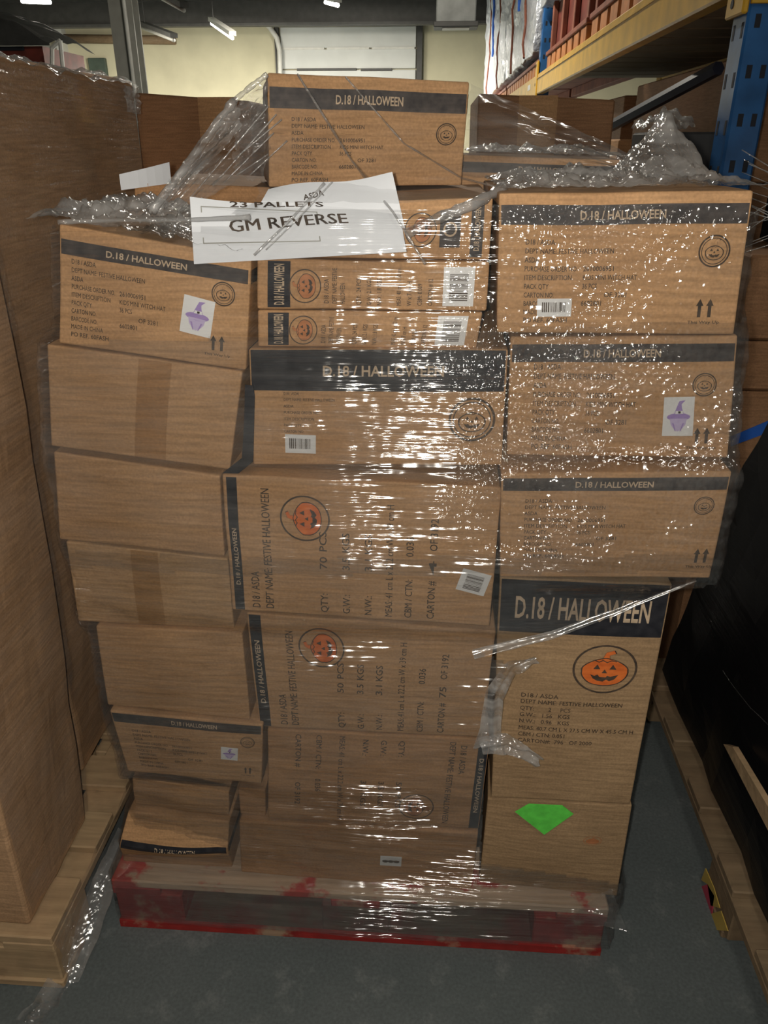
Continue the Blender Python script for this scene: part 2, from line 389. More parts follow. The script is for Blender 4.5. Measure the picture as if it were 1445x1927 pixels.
CART = []   # footprints for the wrap
class Carton:
    def __init__(s, name, label, quad, yl, yr, depth, mat='kraft', bulge=.004, zfloor=None, group='halloween cartons stacked on the red pallet', rag=.0015, loop=True):
        TL, TR, BR, BL = [aty(*p, y) for p, y in zip(quad, (yl, yr, yr, yl))]
        if zfloor is not None: BL[2] = BR[2] = zfloor
        s.q = TL, TR, BR, BL; s.w = np.linalg.norm(TR+BR-TL-BL)/2; s.h = np.linalg.norm(TL+TR-BL-BR)/2
        e = (TR+BR-TL-BL)[:2]; e /= np.linalg.norm(e); s.n = np.array([-e[1], e[0], 0]); s.d = depth; s.b = bulge
        c = (BL+BR)/2 + s.n*depth/2; c[2] = min(BL[2], BR[2]); s.seed = random.random()*50; s.rag = rag
        s.root = thing(name, label, 'box', c, group)
        fp = [p + s.n*k for p in (BL, BR, TL, TR) for k in (0, depth)]
        CART.append((min(p[2] for p in fp), max(p[2] for p in fp), [(BL, TL), (BR, TR), (BL+s.n*depth, TL+s.n*depth), (BR+s.n*depth, TR+s.n*depth)]))
        bm = bmesh.new(); N = 8
        def face(fn):
            g = [[bm.verts.new(fn(i/N, j/N) - c) for i in range(N+1)] for j in range(N+1)]
            for j in range(N):
                for i in range(N): bm.faces.new((g[j][i], g[j][i+1], g[j+1][i+1], g[j+1][i]))
        P = s.P
        face(lambda a, b: P(a, b, 0)); face(lambda a, b: P(a, b, 1)); face(lambda a, b: P(0, a, b)); face(lambda a, b: P(1, a, b))
        face(lambda a, b: P(a, 0, b)); face(lambda a, b: P(a, 1, b))
        me = bpy.data.meshes.new('body'); bm.to_mesh(me); bm.free(); bevel_mesh(me, .0028, 2, .8)
        s.body = link('body', me, M[mat], s.root)
        # top flap seam along the carton
    def P(s, u, v, w):
        TL, TR, BR, BL = s.q
        p = (BL*(1-u)+BR*u)*(1-v) + (TL*(1-u)+TR*u)*v + s.n*s.d*w
        k = 16*u*(1-u)*v*(1-v)
        p = p - s.n*s.b*k*(1-w)**3
        if 0 < u < 1 and 0 < v < 1 or True:
            q = Vector(p)*9 + Vector((s.seed, 0, 0)); p = p + s.rag*np.array(noise.noise_vector(q))
        return p
    def S(s, x, y, off=0):        # metres on the front face, from its lower left corner
        return s.P(x/s.w, y/s.h, 0) - s.n*off
    def side(s, w_, y, off, right=True): return s.P(1. if right else 0., y/s.h, w_/s.d) + (1 if right else -1)*np.array([s.n[1], -s.n[0], 0])*off
    def child(s, name, mb, mat, parent=None): return part(name, mb, M[mat] if isinstance(mat, str) else mat, parent or s.root)
    def hband(s, y0, y1, mat='band', text='D.18 / HALLOWEEN', size=None, cx=None, tw=None):
        m = MB(); e = .003
        m.grid(lambda a, b: s.S(e+(s.w-2*e)*a, y0+(y1-y0)*b, .0006), 12, 2)
        for r in (True, False): m.grid(lambda a, b: s.side(e+(s.d-2*e)*a, y0+(y1-y0)*b, .0006, r), 10, 2)
        o = s.child('printed_band', m, mat)
        if text:
            m = MB(); sz = size or (y1-y0)*.62
            put_text(m, s.S, text, cx if cx is not None else s.w/2, (y0+y1)/2-sz*.36, sz, 0, .02, 'C', 1, .0012, tw); s.child('band_lettering', m, 'pale_letter', o)
    def vband(s, x0, x1, mat='band_dark', text='D.18 / HALLOWEEN', rot=90, tw=None, cy=None, y0=.003, y1=None):
        m = MB(); y1 = y1 or s.h-.003
        m.grid(lambda a, b: s.S(x0+(x1-x0)*a, y0+(y1-y0)*b, .0006), 2, 12)
        o = s.child('printed_band', m, mat)
        if text:
            m = MB(); sz = (x1-x0)*.62; cy = cy or s.h/2; xm = (x0+x1)/2
            put_text(m, s.S, text, xm + (sz*.36 if rot == 90 else -sz*.36), cy, sz, rot, .02, 'C', 1, .0012, tw); s.child('band_lettering', m, 'pale_letter', o)
    def lines(s, rows, mat='ink', bold=.009, name='printed_text'):   # (text, x, y, size, rot, width)
        for r in rows:
            m = MB(); put_text(m, s.S, r[0], r[1], r[2], r[3], r[4] if len(r) > 4 else 0, bold, 'L', 1, .0009, r[5] if len(r) > 5 else None)
            s.child(name, m, mat)
    def emblem(s, x, y, r, rot=0, fill=None, ink='ink', sq=1.0):
        S_ = (lambda a, b, o: s.S(a, y+(b-y)*sq, o)) if sq != 1 else s.S
        m = MB(); put_ring(m, S_, circ(1), circ(.93 if fill else .9), .0010, x, y, r, rot)
        if not fill: put_ring(m, S_, circ(.82), circ(.77), .0010, x, y, r, rot)
        root = s.child('emblem_ring', m, ink)
        g = 1.0 if fill else .8
        if fill:
            m = MB(); put_poly(m, S_, pumpkin(g), .0010, x, y, r, rot); put_poly(m, S_, STEM, .00105, x, y, r, rot); s.child('pumpkin', m, fill, root)
        m = MB(); put_ring(m, S_, pumpkin(g*1.03), pumpkin(g*(.97 if fill else .92)), .0015, x, y, r, rot)
        for p in EYES+[NOSE, MOUTH]+RIBS: put_poly(m, S_, [(a*g, b*g) for a, b in p], .0015, x, y, r, rot)
        put_ring(m, S_, [(a*1.12, b*1.03-.01) for a, b in STEM], STEM, .0014, x, y, r, rot)
        s.child('pumpkin_face', m, ink, root)
    def arrows(s, x, y, h, text='This Way Up'):
        m = MB(); A = [(-.09, 0), (.09, 0), (.09, .62), (.2, .62), (0, 1), (-.2, .62), (-.09, .62)]
        for k in (-.27, .27): put_poly(m, s.S, A, .0009, x+k*h, y, h)
        put_text(m, s.S, text, x, y-h*.36, h*.24, 0, .01, 'C', 1, .0009, h*1.7)
        s.child('up_arrows', m, 'ink')
    def label_quad(s, name, pts, mat, off=.0014):
        m = MB(); P4 = [np.array(p) for p in pts]
        m.grid(lambda a, b: s.S(*((P4[0]*(1-a)+P4[1]*a)*(1-b)+(P4[3]*(1-a)+P4[2]*a)*b), off), 4, 4)
        return s.child(name, m, mat), lambda a, b, o=0: s.S(*((P4[0]*(1-a)+P4[1]*a)*(1-b)+(P4[3]*(1-a)+P4[2]*a)*b), off+.0005+o)
    def barcode(s, cx, cy, w_, h_, rot=0, vert=True):
        c, n = math.cos(math.radians(rot)), math.sin(math.radians(rot))
        pts = [(cx + c*a*w_/2 - n*b*h_/2, cy + n*a*w_/2 + c*b*h_/2) for a, b in ((-1, -1), (1, -1), (1, 1), (-1, 1))]
        o, L = s.label_quad('barcode_label', pts, 'white_label'); m = MB(); rr = random.Random(5); t_ = .14
        while t_ < .84:
            k = rr.choice((.012, .02, .034)); f = (lambda a, b: L(.2+.6*a, t_+k*b)) if not vert else (lambda a, b: L(t_+k*a, .25+.55*b))
            m.add([f(0, 0), f(1, 0), f(1, 1), f(0, 1)], [(0, 1, 2, 3)]); t_ += k + rr.choice((.012, .022, .03))
        s.child('barcode_bars', m, 'ink', o)
    def witch_label(s, cx, cy, w_, h_, rot=0):
        c, n = math.cos(math.radians(rot)), math.sin(math.radians(rot))
        pts = [(cx + c*a*w_/2 - n*b*h_/2, cy + n*a*w_/2 + c*b*h_/2) for a, b in ((-1, -1), (1, -1), (1, 1), (-1, 1))]
        o, L = s.label_quad('picture_label', pts, 'white_label')
        def pl(ps, mat, off):
            m = MB(); m.add([L(a, b, off) for a, b in ps], [tuple(range(len(ps)))]); s.child('hat_print', m, mat, o)
        pl([(.36, .60), (.66, .60), (.60, .72), (.58, .82), (.70, .92), (.50, .90), (.44, .78)], 'purple', 0)
        pl([(.5+.38*math.cos(a), .50+.10*math.sin(a)) for a in np.linspace(0, 2*math.pi, 24)[:-1]], 'purple', .0001)
        pl([(.22, .46), (.78, .46), (.74, .30), (.62, .18), (.5, .12), (.38, .18), (.26, .30)], 'purple_lite', .00015)
        pl([(.38, .58), (.64, .58), (.63, .66), (.40, .66)], 'white_label', .0003)
        pl([(.48, .59), (.56, .59), (.56, .65), (.48, .65)], 'ink', .0004)
        pl([(.30, .34), (.40, .14), (.44, .12), (.36, .34)], 'purple', .0003); pl([(.70, .34), (.60, .14), (.56, .12), (.64, .34)], 'purple', .0003)

def ship_text(s, x, y, w_, h_):
    k = h_/9.6; c2 = x + w_*.52
    rows = [('D18 / ASDA', 0, 0, .26), ('DEPT NAME: FESTIVE HALLOWEEN', 1, 0, .78), ('ASDA', 2, 0, .13), ('PURCHASE ORDER NO.', 3, 0, .47), ('2610006951', 3, 1, .27),
            ('ITEM DESCRIPTION', 4, 0, .42), ('KIDS MINI WITCH HAT', 4, 1, .48), ('PACK QTY', 5, 0, .22), ('36 PCS', 5, 1, .13), ('CARTON NO.', 6, 0, .27), ('OF 3281', 6, 2, .2),
            ('BARCODE NO.', 7, 0, .28), ('6602801', 7, 1, .18), ('MADE IN CHINA', 8, 0, .34), ('PO REF. 60FASH', 9, 0, .40)]
    s.lines([(t_, {0: x, 1: c2, 2: c2+w_*.2}[c], y+h_-k*(r+.8), k*.82, 0, w_*wd) for t_, r, c, wd in rows])
def mini(name, label, quad, yl, yr, depth, band, ex, ey, er, tx, ty, tw, th, arrow=None, hat=None, mat='kraft', bulge=.004, zfloor=None, bt=None, bw=None):
    c = Carton(name, label, quad, yl, yr, depth, mat, bulge, zfloor)
    c.hband(c.h*band[0], c.h*band[1], 'band', cx=c.w*(bt or .5), tw=c.w*(bw or .34))
    c.emblem(c.w*ex, c.h*ey, er)
    ship_text(c, c.w*tx, c.h*ty, c.w*tw, c.h*th)
    if arrow: c.arrows(c.w*arrow[0], c.h*arrow[1], arrow[2])
    if hat: c.witch_label(c.w*hat[0], c.h*hat[1], hat[2], hat[3], hat[4])
    return c
PALZ = .140
# right-hand column
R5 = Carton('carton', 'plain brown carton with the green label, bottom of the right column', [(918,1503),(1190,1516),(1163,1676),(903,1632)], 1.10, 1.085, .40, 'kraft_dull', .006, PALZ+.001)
R5.emblem(R5.w*.765, R5.h*.62, .017, 0, 'orange_dull', 'orange_dull', .7)
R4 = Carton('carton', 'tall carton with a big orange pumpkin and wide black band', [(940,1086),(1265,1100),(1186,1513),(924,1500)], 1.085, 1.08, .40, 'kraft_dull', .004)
R4.hband(R4.h*.785, R4.h*.995, 'band_dark', size=.058, tw=R4.w*.80)
R4.emblem(R4.w*.68, R4.h*.645, .0535, 0, 'orange', 'ink', .93)
w_, h_ = R4.w, R4.h
R4.lines([(t_, w_*x, h_*y, .0125, 0, w_*ww) for t_, x, y, ww in (('D18 / ASDA', .165, .505, .24), ('DEPT NAME: FESTIVE HALLOWEEN', .165, .477, .66), ('QTY:        2     PCS', .165, .445, .33), ('G.W.:   1.56   KGS', .165, .415, .33),
          ('N.W.:   0.96   KGS', .165, .385, .33), ('MEAS: 40.7 CM L X 27.5 CM W X 45.5 CM H', .165, .352, .76), ('CBM / CTN: 0.051', .165, .322, .31), ('CARTON#:  796   OF 2000', .165, .292, .50))])
m = MB(); gp = [(969,1528),(995,1513),(1058,1516),(1079,1532),(1024,1571)]
gp = [aty(*p, 1.079) for p in gp]; part('green_label', MB().prism(gp, (0, .0012, 0)), M['green'], R5.root)
R3 = mini('carton', 'carton with up arrows sticking out above the tall pumpkin carton', [(943,890),(1379,887),(1336,1088),(941,1086)], 1.045, 1.04, .40, (.84, .955), .905, .70, .0145, .11, .22, .46, .56, (.935, .16, .024))
R2 = mini('carton', 'carton with a purple hat label in the right column', [(960,634),(1388,632),(1370,862),(953,857)], 1.075, 1.065, .38, (.80, .94), .87, .62, .0165, .11, .08, .46, .72, (.875, .13, .024), (.765, .36, .042, .058, 1))
R1 = mini('carton', 'topmost carton of the right column, crackled film over its text', [(938,363),(1417,358),(1381,630),(936,627)], 1.06, 1.06, .37, (.785, .92), .875, .60, .020, .11, .10, .46, .60, (.865, .13, .024))
R1.barcode(R1.w*.24, R1.h*.2, .045, .024)
# middle column
C7 = Carton('carton', 'wide carton with a small white picture label on the red pallet', [(450,1546),(900,1568),(887,1674),(454,1650)], 1.09, 1.08, .42, 'kraft_warm', .003, PALZ+.001)
o, L = C7.label_quad('picture_label', [(C7.w*.605, C7.h*.37), (C7.w*.695, C7.h*.37), (C7.w*.695, C7.h*.55), (C7.w*.605, C7.h*.55)], 'white_label')
m = MB()
for k in range(3): m.add([L(.24+.26*k + .15*math.cos(a), .5+.17*math.sin(a)*(1 if math.sin(a) < 0 else .6)) for a in np.linspace(0, 6.28, 13)[:-1]], [tuple(range(12))])
C7.child('mask_print', m, 'ink', o)
C8 = Carton('carton', 'small orange-brown carton end between the crushed boxes and text carton', [(447,1482),(499,1485),(500,1536),(452,1532)], 1.10, 1.10, .36, 'kraft_warm', .001)
C6 = Carton('carton', 'carton laid sideways with band on its right and upside-down text', [(503,1372),(922,1392),(900,1560),(504,1540)], 1.08, 1.08, .40, 'kraft_warm', .004)
w_, h_ = C6.w, C6.h
C6.vband(w_*.952, w_*.996, rot=-90, tw=h_*.6)
C6.emblem(w_*.70, h_*.24, .033, -90, 'orange_dull', 'ink')
C6.lines([('D18 / ASDA', w_*.875, h_*.93, .016, -90, h_*.30), ('DEPT NAME: FESTIVE HALLOWEEN', w_*.825, h_*.96, .016, -90, h_*.90)])
for k, (a, b, c_) in enumerate((('QTY:', '50', 'PCS'), ('G.W.:', '3.5', 'KGS'), ('N.W.:', '3.1', 'KGS'))):
    xx = w_*(.60-.082*k); C6.lines([(a, xx, h_*.95, .015, -90, h_*.16), (b, xx, h_*.52, .015, -90, h_*.09), (c_, xx, h_*.38, .015, -90, h_*.15)])
C6.lines([('MEAS: 41 cm L x 22.2 cm W x 39 cm H', w_*.33, h_*.97, .015, -90, h_*.92), ('CBM / CTN:', w_*.225, h_*.97, .015, -90, h_*.36), ('0.036', w_*.225, h_*.50, .015, -90, h_*.14), ('CARTON #', w_*.13, h_*.97, .015, -90, h_*.35), ('OF 3192', w_*.13, h_*.45, .015, -90, h_*.25)])
def sideways(label, quad, yl, yr, qty, num, ex, ey, er, tx1, tx2, cols, twid, nbx):
    c = Carton('carton', label, quad, yl, yr, .40, 'kraft', .005); w_, h_ = c.w, c.h
    c.emblem(w_*ex, h_*ey, er, 90, 'orange', 'ink')
    c.lines([('D18 / ASDA', w_*tx1, h_*.02+.004, .0185, 90, h_*.28), ('DEPT NAME: FESTIVE HALLOWEEN', w_*tx2, h_*.02+.004, .0185, 90, h_*twid)])
    rows = []
    for k, (a, b, u_) in enumerate((('QTY:', qty, 'PCS'), ('G.W.:', '3.5', 'KGS'), ('N.W.:', '3.1', 'KGS'))):
        xx = w_*cols[k]; rows += [(a, xx, h_*.03, .0165, 90, h_*.15), (b, xx, h_*.37, .0165, 90, h_*.09), (u_, xx, h_*.50, .0165, 90, h_*.14)]
    rows += [('MEAS: 41 cm L x 22.2 cm W x 39 cm H', w_*cols[3], h_*.03, .0165, 90, h_*.82), ('CBM / CTN:', w_*cols[4], h_*.03, .0165, 90, h_*.30), ('0.036', w_*cols[4], h_*.50, .0165, 90, h_*.14),
             ('CARTON #', w_*cols[5], h_*.03, .0165, 90, h_*.30), (num, w_*cols[5], h_*.38, .0165, 90, h_*.10), ('OF 3192', w_*cols[5], h_*.55, .0165, 90, h_*.22)]
    c.lines(rows); return c
C5 = sideways('lower of the two cartons laid sideways with upright orange pumpkin emblems', [(464,1152),(933,1188),(908,1388),(486,1367)], 1.08, 1.08, '50', '75', .30, .76, .039, .135, .185, (.39, .475, .555, .65, .735, .825), .84, .9)
C5.vband(.004, C5.w*.058, tw=C5.h*.55)
C4 = sideways('upper of the two cartons laid sideways with upright orange pumpkin emblems', [(417,893),(944,918),(921,1180),(437,1147)], 1.05, 1.05, '70', '4', .297, .73, .0385, .115, .168, (.375, .46, .545, .625, .70, .785), .88, .9)
C4.vband(.006, C4.w*.052, tw=C4.h*.42, cy=C4.h*.42)
m = MB().prism([aty(*p_, 1.056) for p_ in ((418, 891), (449, 891), (476, 868), (479, 745), (476, 726), (461, 724), (459, 800), (455, 862))], (0, .0015, 0)); C4.child('gap_dark_sheet', m, 'band_dark')  # thin dark sheet added to darken the gap between the cartons
C4.barcode(C4.w*.925, C4.h*.34, .046, .040, -14, False)
C3 = Carton('carton', 'middle carton with the broad black band in bold pale lettering', [(468,657),(956,658),(944,877),(476,875)], 1.075, 1.075, .40, 'kraft', .004)
C3.hband(C3.h*.66, C3.h*.995, 'band_dark', size=.021, cx=C3.w*.525, tw=C3.w*.47)
w_, h_ = C3.w, C3.h
C3.lines([('D18 / ASDA', w_*.135, h_*.625, .006, 0, w_*.06), ('DEPT NAME: FESTIVE HALLOWEEN', w_*.135, h_*.575, .006, 0, w_*.20), ('ASDA', w_*.135, h_*.52, .006, 0, w_*.04), ('PURCHASE ORDER NO.', w_*.135, h_*.465, .006, 0, w_*.14), ('ITEM DESCRIPTION', w_*.135, h_*.41, .006, 0, w_*.12), ('PACK QTY', w_*.135, h_*.355, .006, 0, w_*.07), ('CARTON NO.', w_*.135, h_*.30, .006, 0, w_*.08)])
C3.barcode(w_*.20, h_*.20, .046, .030, -1)
C3.emblem(w_*.875, h_*.42, .034)
def flat(label, quad, y, depth, bx, ex, er, bc):
    c = Carton('carton', label, quad, y, y, depth, 'kraft', .002); w_, h_ = c.w, c.h
    c.vband(w_*bx[0], w_*bx[1], 'band_dark', tw=h_*.8)
    c.emblem(w_*ex, h_*.47, er, 90, 'orange_dull', 'ink')
    rows = [('D18 / ASDA', w_*.315, h_*.12, .0095, 90, h_*.5), ('DEPT NAME: FESTIVE', w_*.35, h_*.12, .0095, 90, h_*.72), ('HALLOWEEN', w_*.385, h_*.12, .0095, 90, h_*.42)]
    for k, t_ in enumerate(('QTY:  24 PCS', 'G.W.: 2.1 KGS', 'N.W.: 1.8 KGS')): rows.append((t_, w_*(.455+.045*k), h_*.10, .009, 90, h_*.55))
    for k, t_ in enumerate(('MEAS: 40 cm L x 30 cm', 'W x 7 cm H', 'CBM: 0.009', 'CARTON # 12')): rows.append((t_, w_*(.63+.045*k), h_*.10, .009, 90, h_*(.75, .5, .45, .55)[k]))
    c.lines(rows); c.barcode(w_*bc, h_*.5, .042, h_*.80, 0, False); return c
C2 = flat('lower of the two flat cartons with barcode labels', [(485,584),(908,588),(896,657),(485,653)], 1.085, .40, (.048, .145), .212, .0205, .875)
C1 = flat('upper of the two flat cartons with barcode labels', [(483,487),(920,494),(916,585),(485,581)], 1.088, .40, (.048, .148), .212, .0225, .875)
T3 = Carton('carton', 'flat carton half hidden behind the white papers', [(506,384),(926,372),(920,490),(506,483)], 1.10, 1.10, .42, 'kraft', .002)
T3.emblem(T3.w*.69, T3.h*.50, .0215, 90, 'orange_dull', 'ink')
m = MB(); m.grid(lambda a, b: T3.S(T3.w*(.775+.09*a), T3.h*(.2+.62*b), .0008), 2, 2); o = T3.child('printed_panel', m, 'band')
m = MB(); put_ring(m, T3.S, circ(1), circ(.75), .0013, T3.w*.82, T3.h*.5, .009, 0); T3.child('panel_print', m, 'pale_letter', o)
T3.vband(T3.w*.91, T3.w*.965, 'band', tw=T3.h*.7)
# left-hand column
def crush(c, fn):   # dents the printed side of a squashed carton
    for o in [c.root]+list(c.root.children_recursive):
        if o.type == 'MESH':
            b = np.array(c.root.location)
            for v in o.data.vertices: v.co = Vector(fn(np.array(v.co)+b) - b)
L7 = Carton('carton', 'crushed carton with a sagging black band, bottom of the left column', [(243,1526),(432,1543),(439,1650),(235,1640)], 1.10, 1.10, .34, 'kraft', .002, PALZ+.001)
L7.hband(L7.h*.50, L7.h*.64, 'band_dark', tw=L7.w*.38, size=.014)
zmid = np.mean([p[2] for p in L7.q[:2]])*.57 + PALZ*.43
def f7(p):
    u = (p[0]-L7.q[3][0])/L7.w; k = max(0, 1-abs(p[2]-zmid)/.07)
    d = max(0., 1-(p[1]-1.09)/.12)
    return p + np.array([(-.006*k if u < .3 else 0), -.030*k*d, -.012*math.sin(math.pi*min(1, max(0, u)))*max(0, 1-abs(p[2]-zmid)/.05)*d])
crush(L7, f7)
L6 = Carton('carton', 'low crumpled carton squashed beneath the hat label carton at left', [(249,1464),(431,1490),(429,1534),(253,1514)], 1.105, 1.105, .34, 'kraft', .004, rag=.004)
L5 = mini('carton', 'shadowed carton with a small purple hat label near the floor', [(206,1337),(494,1364),(492,1475),(240,1452)], 1.07, 1.07, .36, (.84, .975), .90, .70, .013, .12, .14, .50, .62, (.90, .17, .016), (.775, .50, .031, .030, -3), bt=.55, bw=.3)
L4 = Carton('carton', 'plain carton, fourth up in the left column, with no printing', [(180,1178),(456,1191),(470,1355),(203,1327)], 1.075, 1.075, .37, 'kraft', .006)
L3b = Carton('carton', 'plain carton set in a little, fifth up in the left column', [(124,1019),(428,1052),(441,1183),(146,1170)], 1.085, 1.085, .38, 'kraft_pale', .004)
L3a = Carton('carton', 'plain carton beside the upper sideways pumpkin carton', [(100,850),(413,895),(422,1047),(112,1015)], 1.08, 1.075, .38, 'kraft', .005)
L2 = Carton('carton', 'plain carton with a taped seam under the top left printed carton', [(88,648),(456,699),(433,884),(96,839)], 1.068, 1.068, .37, 'kraft', .005)
M['tape'] = filmmat('packing_tape', .2, .2, .05, .2, .5, tint=(.90, .84, .74))
m = MB(); m.grid(lambda a, b: L2.S(L2.w*(.47+.17*a), L2.h*(.01+.98*b), .0009), 2, 6); L2.child('packing_tape', m, 'tape')
m = MB(); m.grid(lambda a, b: L3b.S(L3b.w*(.40+.17*a), L3b.h*(.01+.98*b), .0009), 2, 6); L3b.child('packing_tape', m, 'tape')
L1 = mini('carton', 'tilted carton with a purple hat label, topmost of the left column', [(111,421),(473,485),(464,697),(111,645)], 1.07, 1.07, .34, (.77, .89), .865, .655, .0165, .065, .10, .50, .66, (.845, .15, .022), (.735, .43, .044, .052, -6), bw=.42, bt=.46)
# top and rear cartons
T1 = mini('carton', 'carton perched highest on top of the whole stack', [(503,136),(883,153),(868,338),(506,358)], 1.30, 1.37, .34, (.70, .885), .90, .50, .0165, .115, .06, .46, .58, zfloor=max(T3.q[0][2], T3.q[1][2])+.003)
T2 = Carton('carton', 'carton with a black band standing behind the top right carton', [(866,291),(1185,301),(1175,520),(866,512)], 1.47, 1.46, .36, 'kraft', .003)
T2.hband(T2.h*.86, T2.h*.945, 'band', cx=T2.w*.52, tw=T2.w*.34)
K1 = Carton('carton', 'rear carton with a pale top edge behind the top left carton', [(252,341),(507,352),(505,640),(258,640)], 1.46, 1.46, .40, 'kraft_warm', .002)
def rear(label, x0, x1, y0, y1, z0, z1):
    t_ = thing('carton', label, 'box', ((x0+x1)/2, (y0+y1)/2, z0), 'halloween cartons stacked on the red pallet')
    part('body', MB().box((x0, y0, z0), (x1, y1, z1)), M['kraft'], t_, .003)
    CART.append((z0, z1, [(np.array((x, y, z0)), np.array((x, y, z1))) for x in (x0, x1) for y in (y0, y1)]))
zt = min(T2.q[2][2], T2.q[3][2]); zk = min(K1.q[2][2], K1.q[3][2])
rear('lower plain carton at the rear right of the stack', .04, .36, 1.52, 1.95, PALZ+.001, .64)
rear('upper plain carton at the rear right of the stack', .04, .36, 1.52, 1.95, .642, zt-.006)
rear('lower plain carton at the rear left of the stack', -.58, -.28, 1.50, 1.92, PALZ+.001, .64)
rear('upper plain carton at the rear left of the stack', -.58, -.28, 1.50, 1.92, .642, zk-.006)
p = aty(260, 325, 1.5)
single('paper_sheet', MB().grid(lambda a, b: aty(*((np.array((228, 358))*(1-a)+np.array((322, 345))*a)*(1-b)+(np.array((224, 328))*(1-a)+np.array((318, 305))*a)*b), 1.45) + np.array([0, .01*math.sin(3*a), 0]), 6, 4), M['paper'], 'small white paper sticking up behind the top left carton', 'paper')

# ------------------------------------------------------------------ pallets
def pallet(name, label, x0, x1, y0, y1, mats, group, H=PALZ, front=None, nb=7):
    t_ = thing(name, label, 'pallet', ((x0+x1)/2, (y0+y1)/2, 0), group)
    top, blk, bot = mats; bt = .020; W_ = x1-x0; D_ = y1-y0
    bw = [.135]+[.098]*(nb-2)+[.135]; gap = (D_-sum(bw))/(nb-1); y = y0
    for i, b in enumerate(bw):
        part('deck_board', MB().box((x0, y, H-bt), (x1, y+b, H)), M[front or top] if i == 0 else M[top], t_, .003); y += b+gap
    for x in (x0, (x0+x1)/2-.05, x1-.10): part('stringer_board', MB().box((x, y0, H-2*bt), (x+.10, y1, H-bt-.0005)), M[top], t_, .002)
    for j, yy in enumerate((y0+.004, (y0+y1)/2-.07, y1-.144)):
        for i, x in enumerate((x0+.002, (x0+x1)/2-.07, x1-.142)):
            part('block', MB().box((x, yy, bt+.0005), (x+(.14 if i != 1 else .14), yy+.14, H-2*bt-.0005)), M[bot if (j == 0 and i != 1) else blk], t_, .003)
    for yy in (y0, (y0+y1)/2-.05, y1-.10):
        o = part('base_board', MB().box((x0, yy, 0), (x1, yy+.10, bt)), M[blk], t_, .003)
        if bot != blk and yy == y0: part('painted_edge', MB().box((x0+.002, yy-.002, .001), (x1-.002, yy+.006, bt+.0012)), M[bot], o)
    return t_
pallet('pallet', 'worn red painted wooden pallet carrying the halloween cartons', -.632, .375, 1.055, 2.255, ('red_wood', 'dark_block', 'red_wood'), 'pallets on the floor', front='raw_red_wood')
pallet('pallet', 'bare wooden pallet under the tall cardboard load at left', -1.70, -.69, .915, 2.115, ('wood', 'wood', 'wood'), 'pallets on the floor', H=.150)
pallet('pallet', 'dark old wooden pallet under the black wrapped load', .632, 1.64, .42, 1.90, ('wood_dim', 'wood_dim', 'wood_dim'), 'pallets on the floor')

# ------------------------------------------------------------------ loads left and right
def soft_box(name, pts, mat, label, cat, bulge=(.0, .0), rag=.004, n=14, group=None, parts=None):
    # pts: 8 corners, bottom loop then top loop (near-left, near-right, far-right, far-left)
    p = [np.array(q, float) for q in pts]; c = sum(p)/8
    bm = bmesh.new()
    def T(u, v, w):
        a = (p[0]*(1-u)+p[1]*u)*(1-v)+(p[3]*(1-u)+p[2]*u)*v; b = (p[4]*(1-u)+p[5]*u)*(1-v)+(p[7]*(1-u)+p[6]*u)*v
        q = a*(1-w)+b*w; k = 4*w*(1-w)
        d = (q-c)*np.array([1, 1, 0]); d /= (np.linalg.norm(d)+1e-9)
        edge = 16*u*(1-u)*v*(1-v)
        q = q + d*bulge[0]*k
        return q + rag*np.array(noise.noise_vector(Vector(q)*6)) + .4*rag*np.array(noise.noise_vector(Vector(q)*25))
    def face(fn):
        g = [[bm.verts.new(fn(i/n, j/n)) for i in range(n+1)] for j in range(n+1)]
        for j in range(n):
            for i in range(n): bm.faces.new((g[j][i], g[j][i+1], g[j+1][i+1], g[j+1][i]))
    face(lambda a, b: T(a, 0, b)); face(lambda a, b: T(a, 1, b)); face(lambda a, b: T(0, a, b)); face(lambda a, b: T(1, a, b)); face(lambda a, b: T(a, b, 0)); face(lambda a, b: T(a, b, 1))
    base = np.array([c[0], c[1], min(q[2] for q in p)])
    t_ = thing(name, label, cat, base, group)
    for v in bm.verts: v.co = Vector(np.array(v.co)-base)
    me = bpy.data.meshes.new('body'); bm.to_mesh(me); bm.free(); bevel_mesh(me, .006, 2, .8); link('body', me, M[mat], t_)
    return t_, T
near, Tn = soft_box('cardboard_container', [(-1.45,.93,.160),(-.735,.93,.160),(-.735,1.185,.160),(-1.45,1.185,.160),(-1.45,.93,1.60),(-.72,.93,1.60),(-.72,1.285,1.60),(-1.45,1.285,1.60)], 'kraft_big', 'near plain cardboard container at the left edge', 'box', (.014,), .006)
far, Tf = soft_box('cardboard_container', [(-1.55,1.33,.160),(-.80,1.33,.160),(-.80,2.10,.160),(-1.55,2.10,.160),(-1.55,1.33,1.645),(-.80,1.33,1.645),(-.80,2.23,1.645),(-1.55,2.23,1.645)], 'kraft_big', 'tall cardboard container behind at left with film on its top edge', 'box', (.01,), .006)
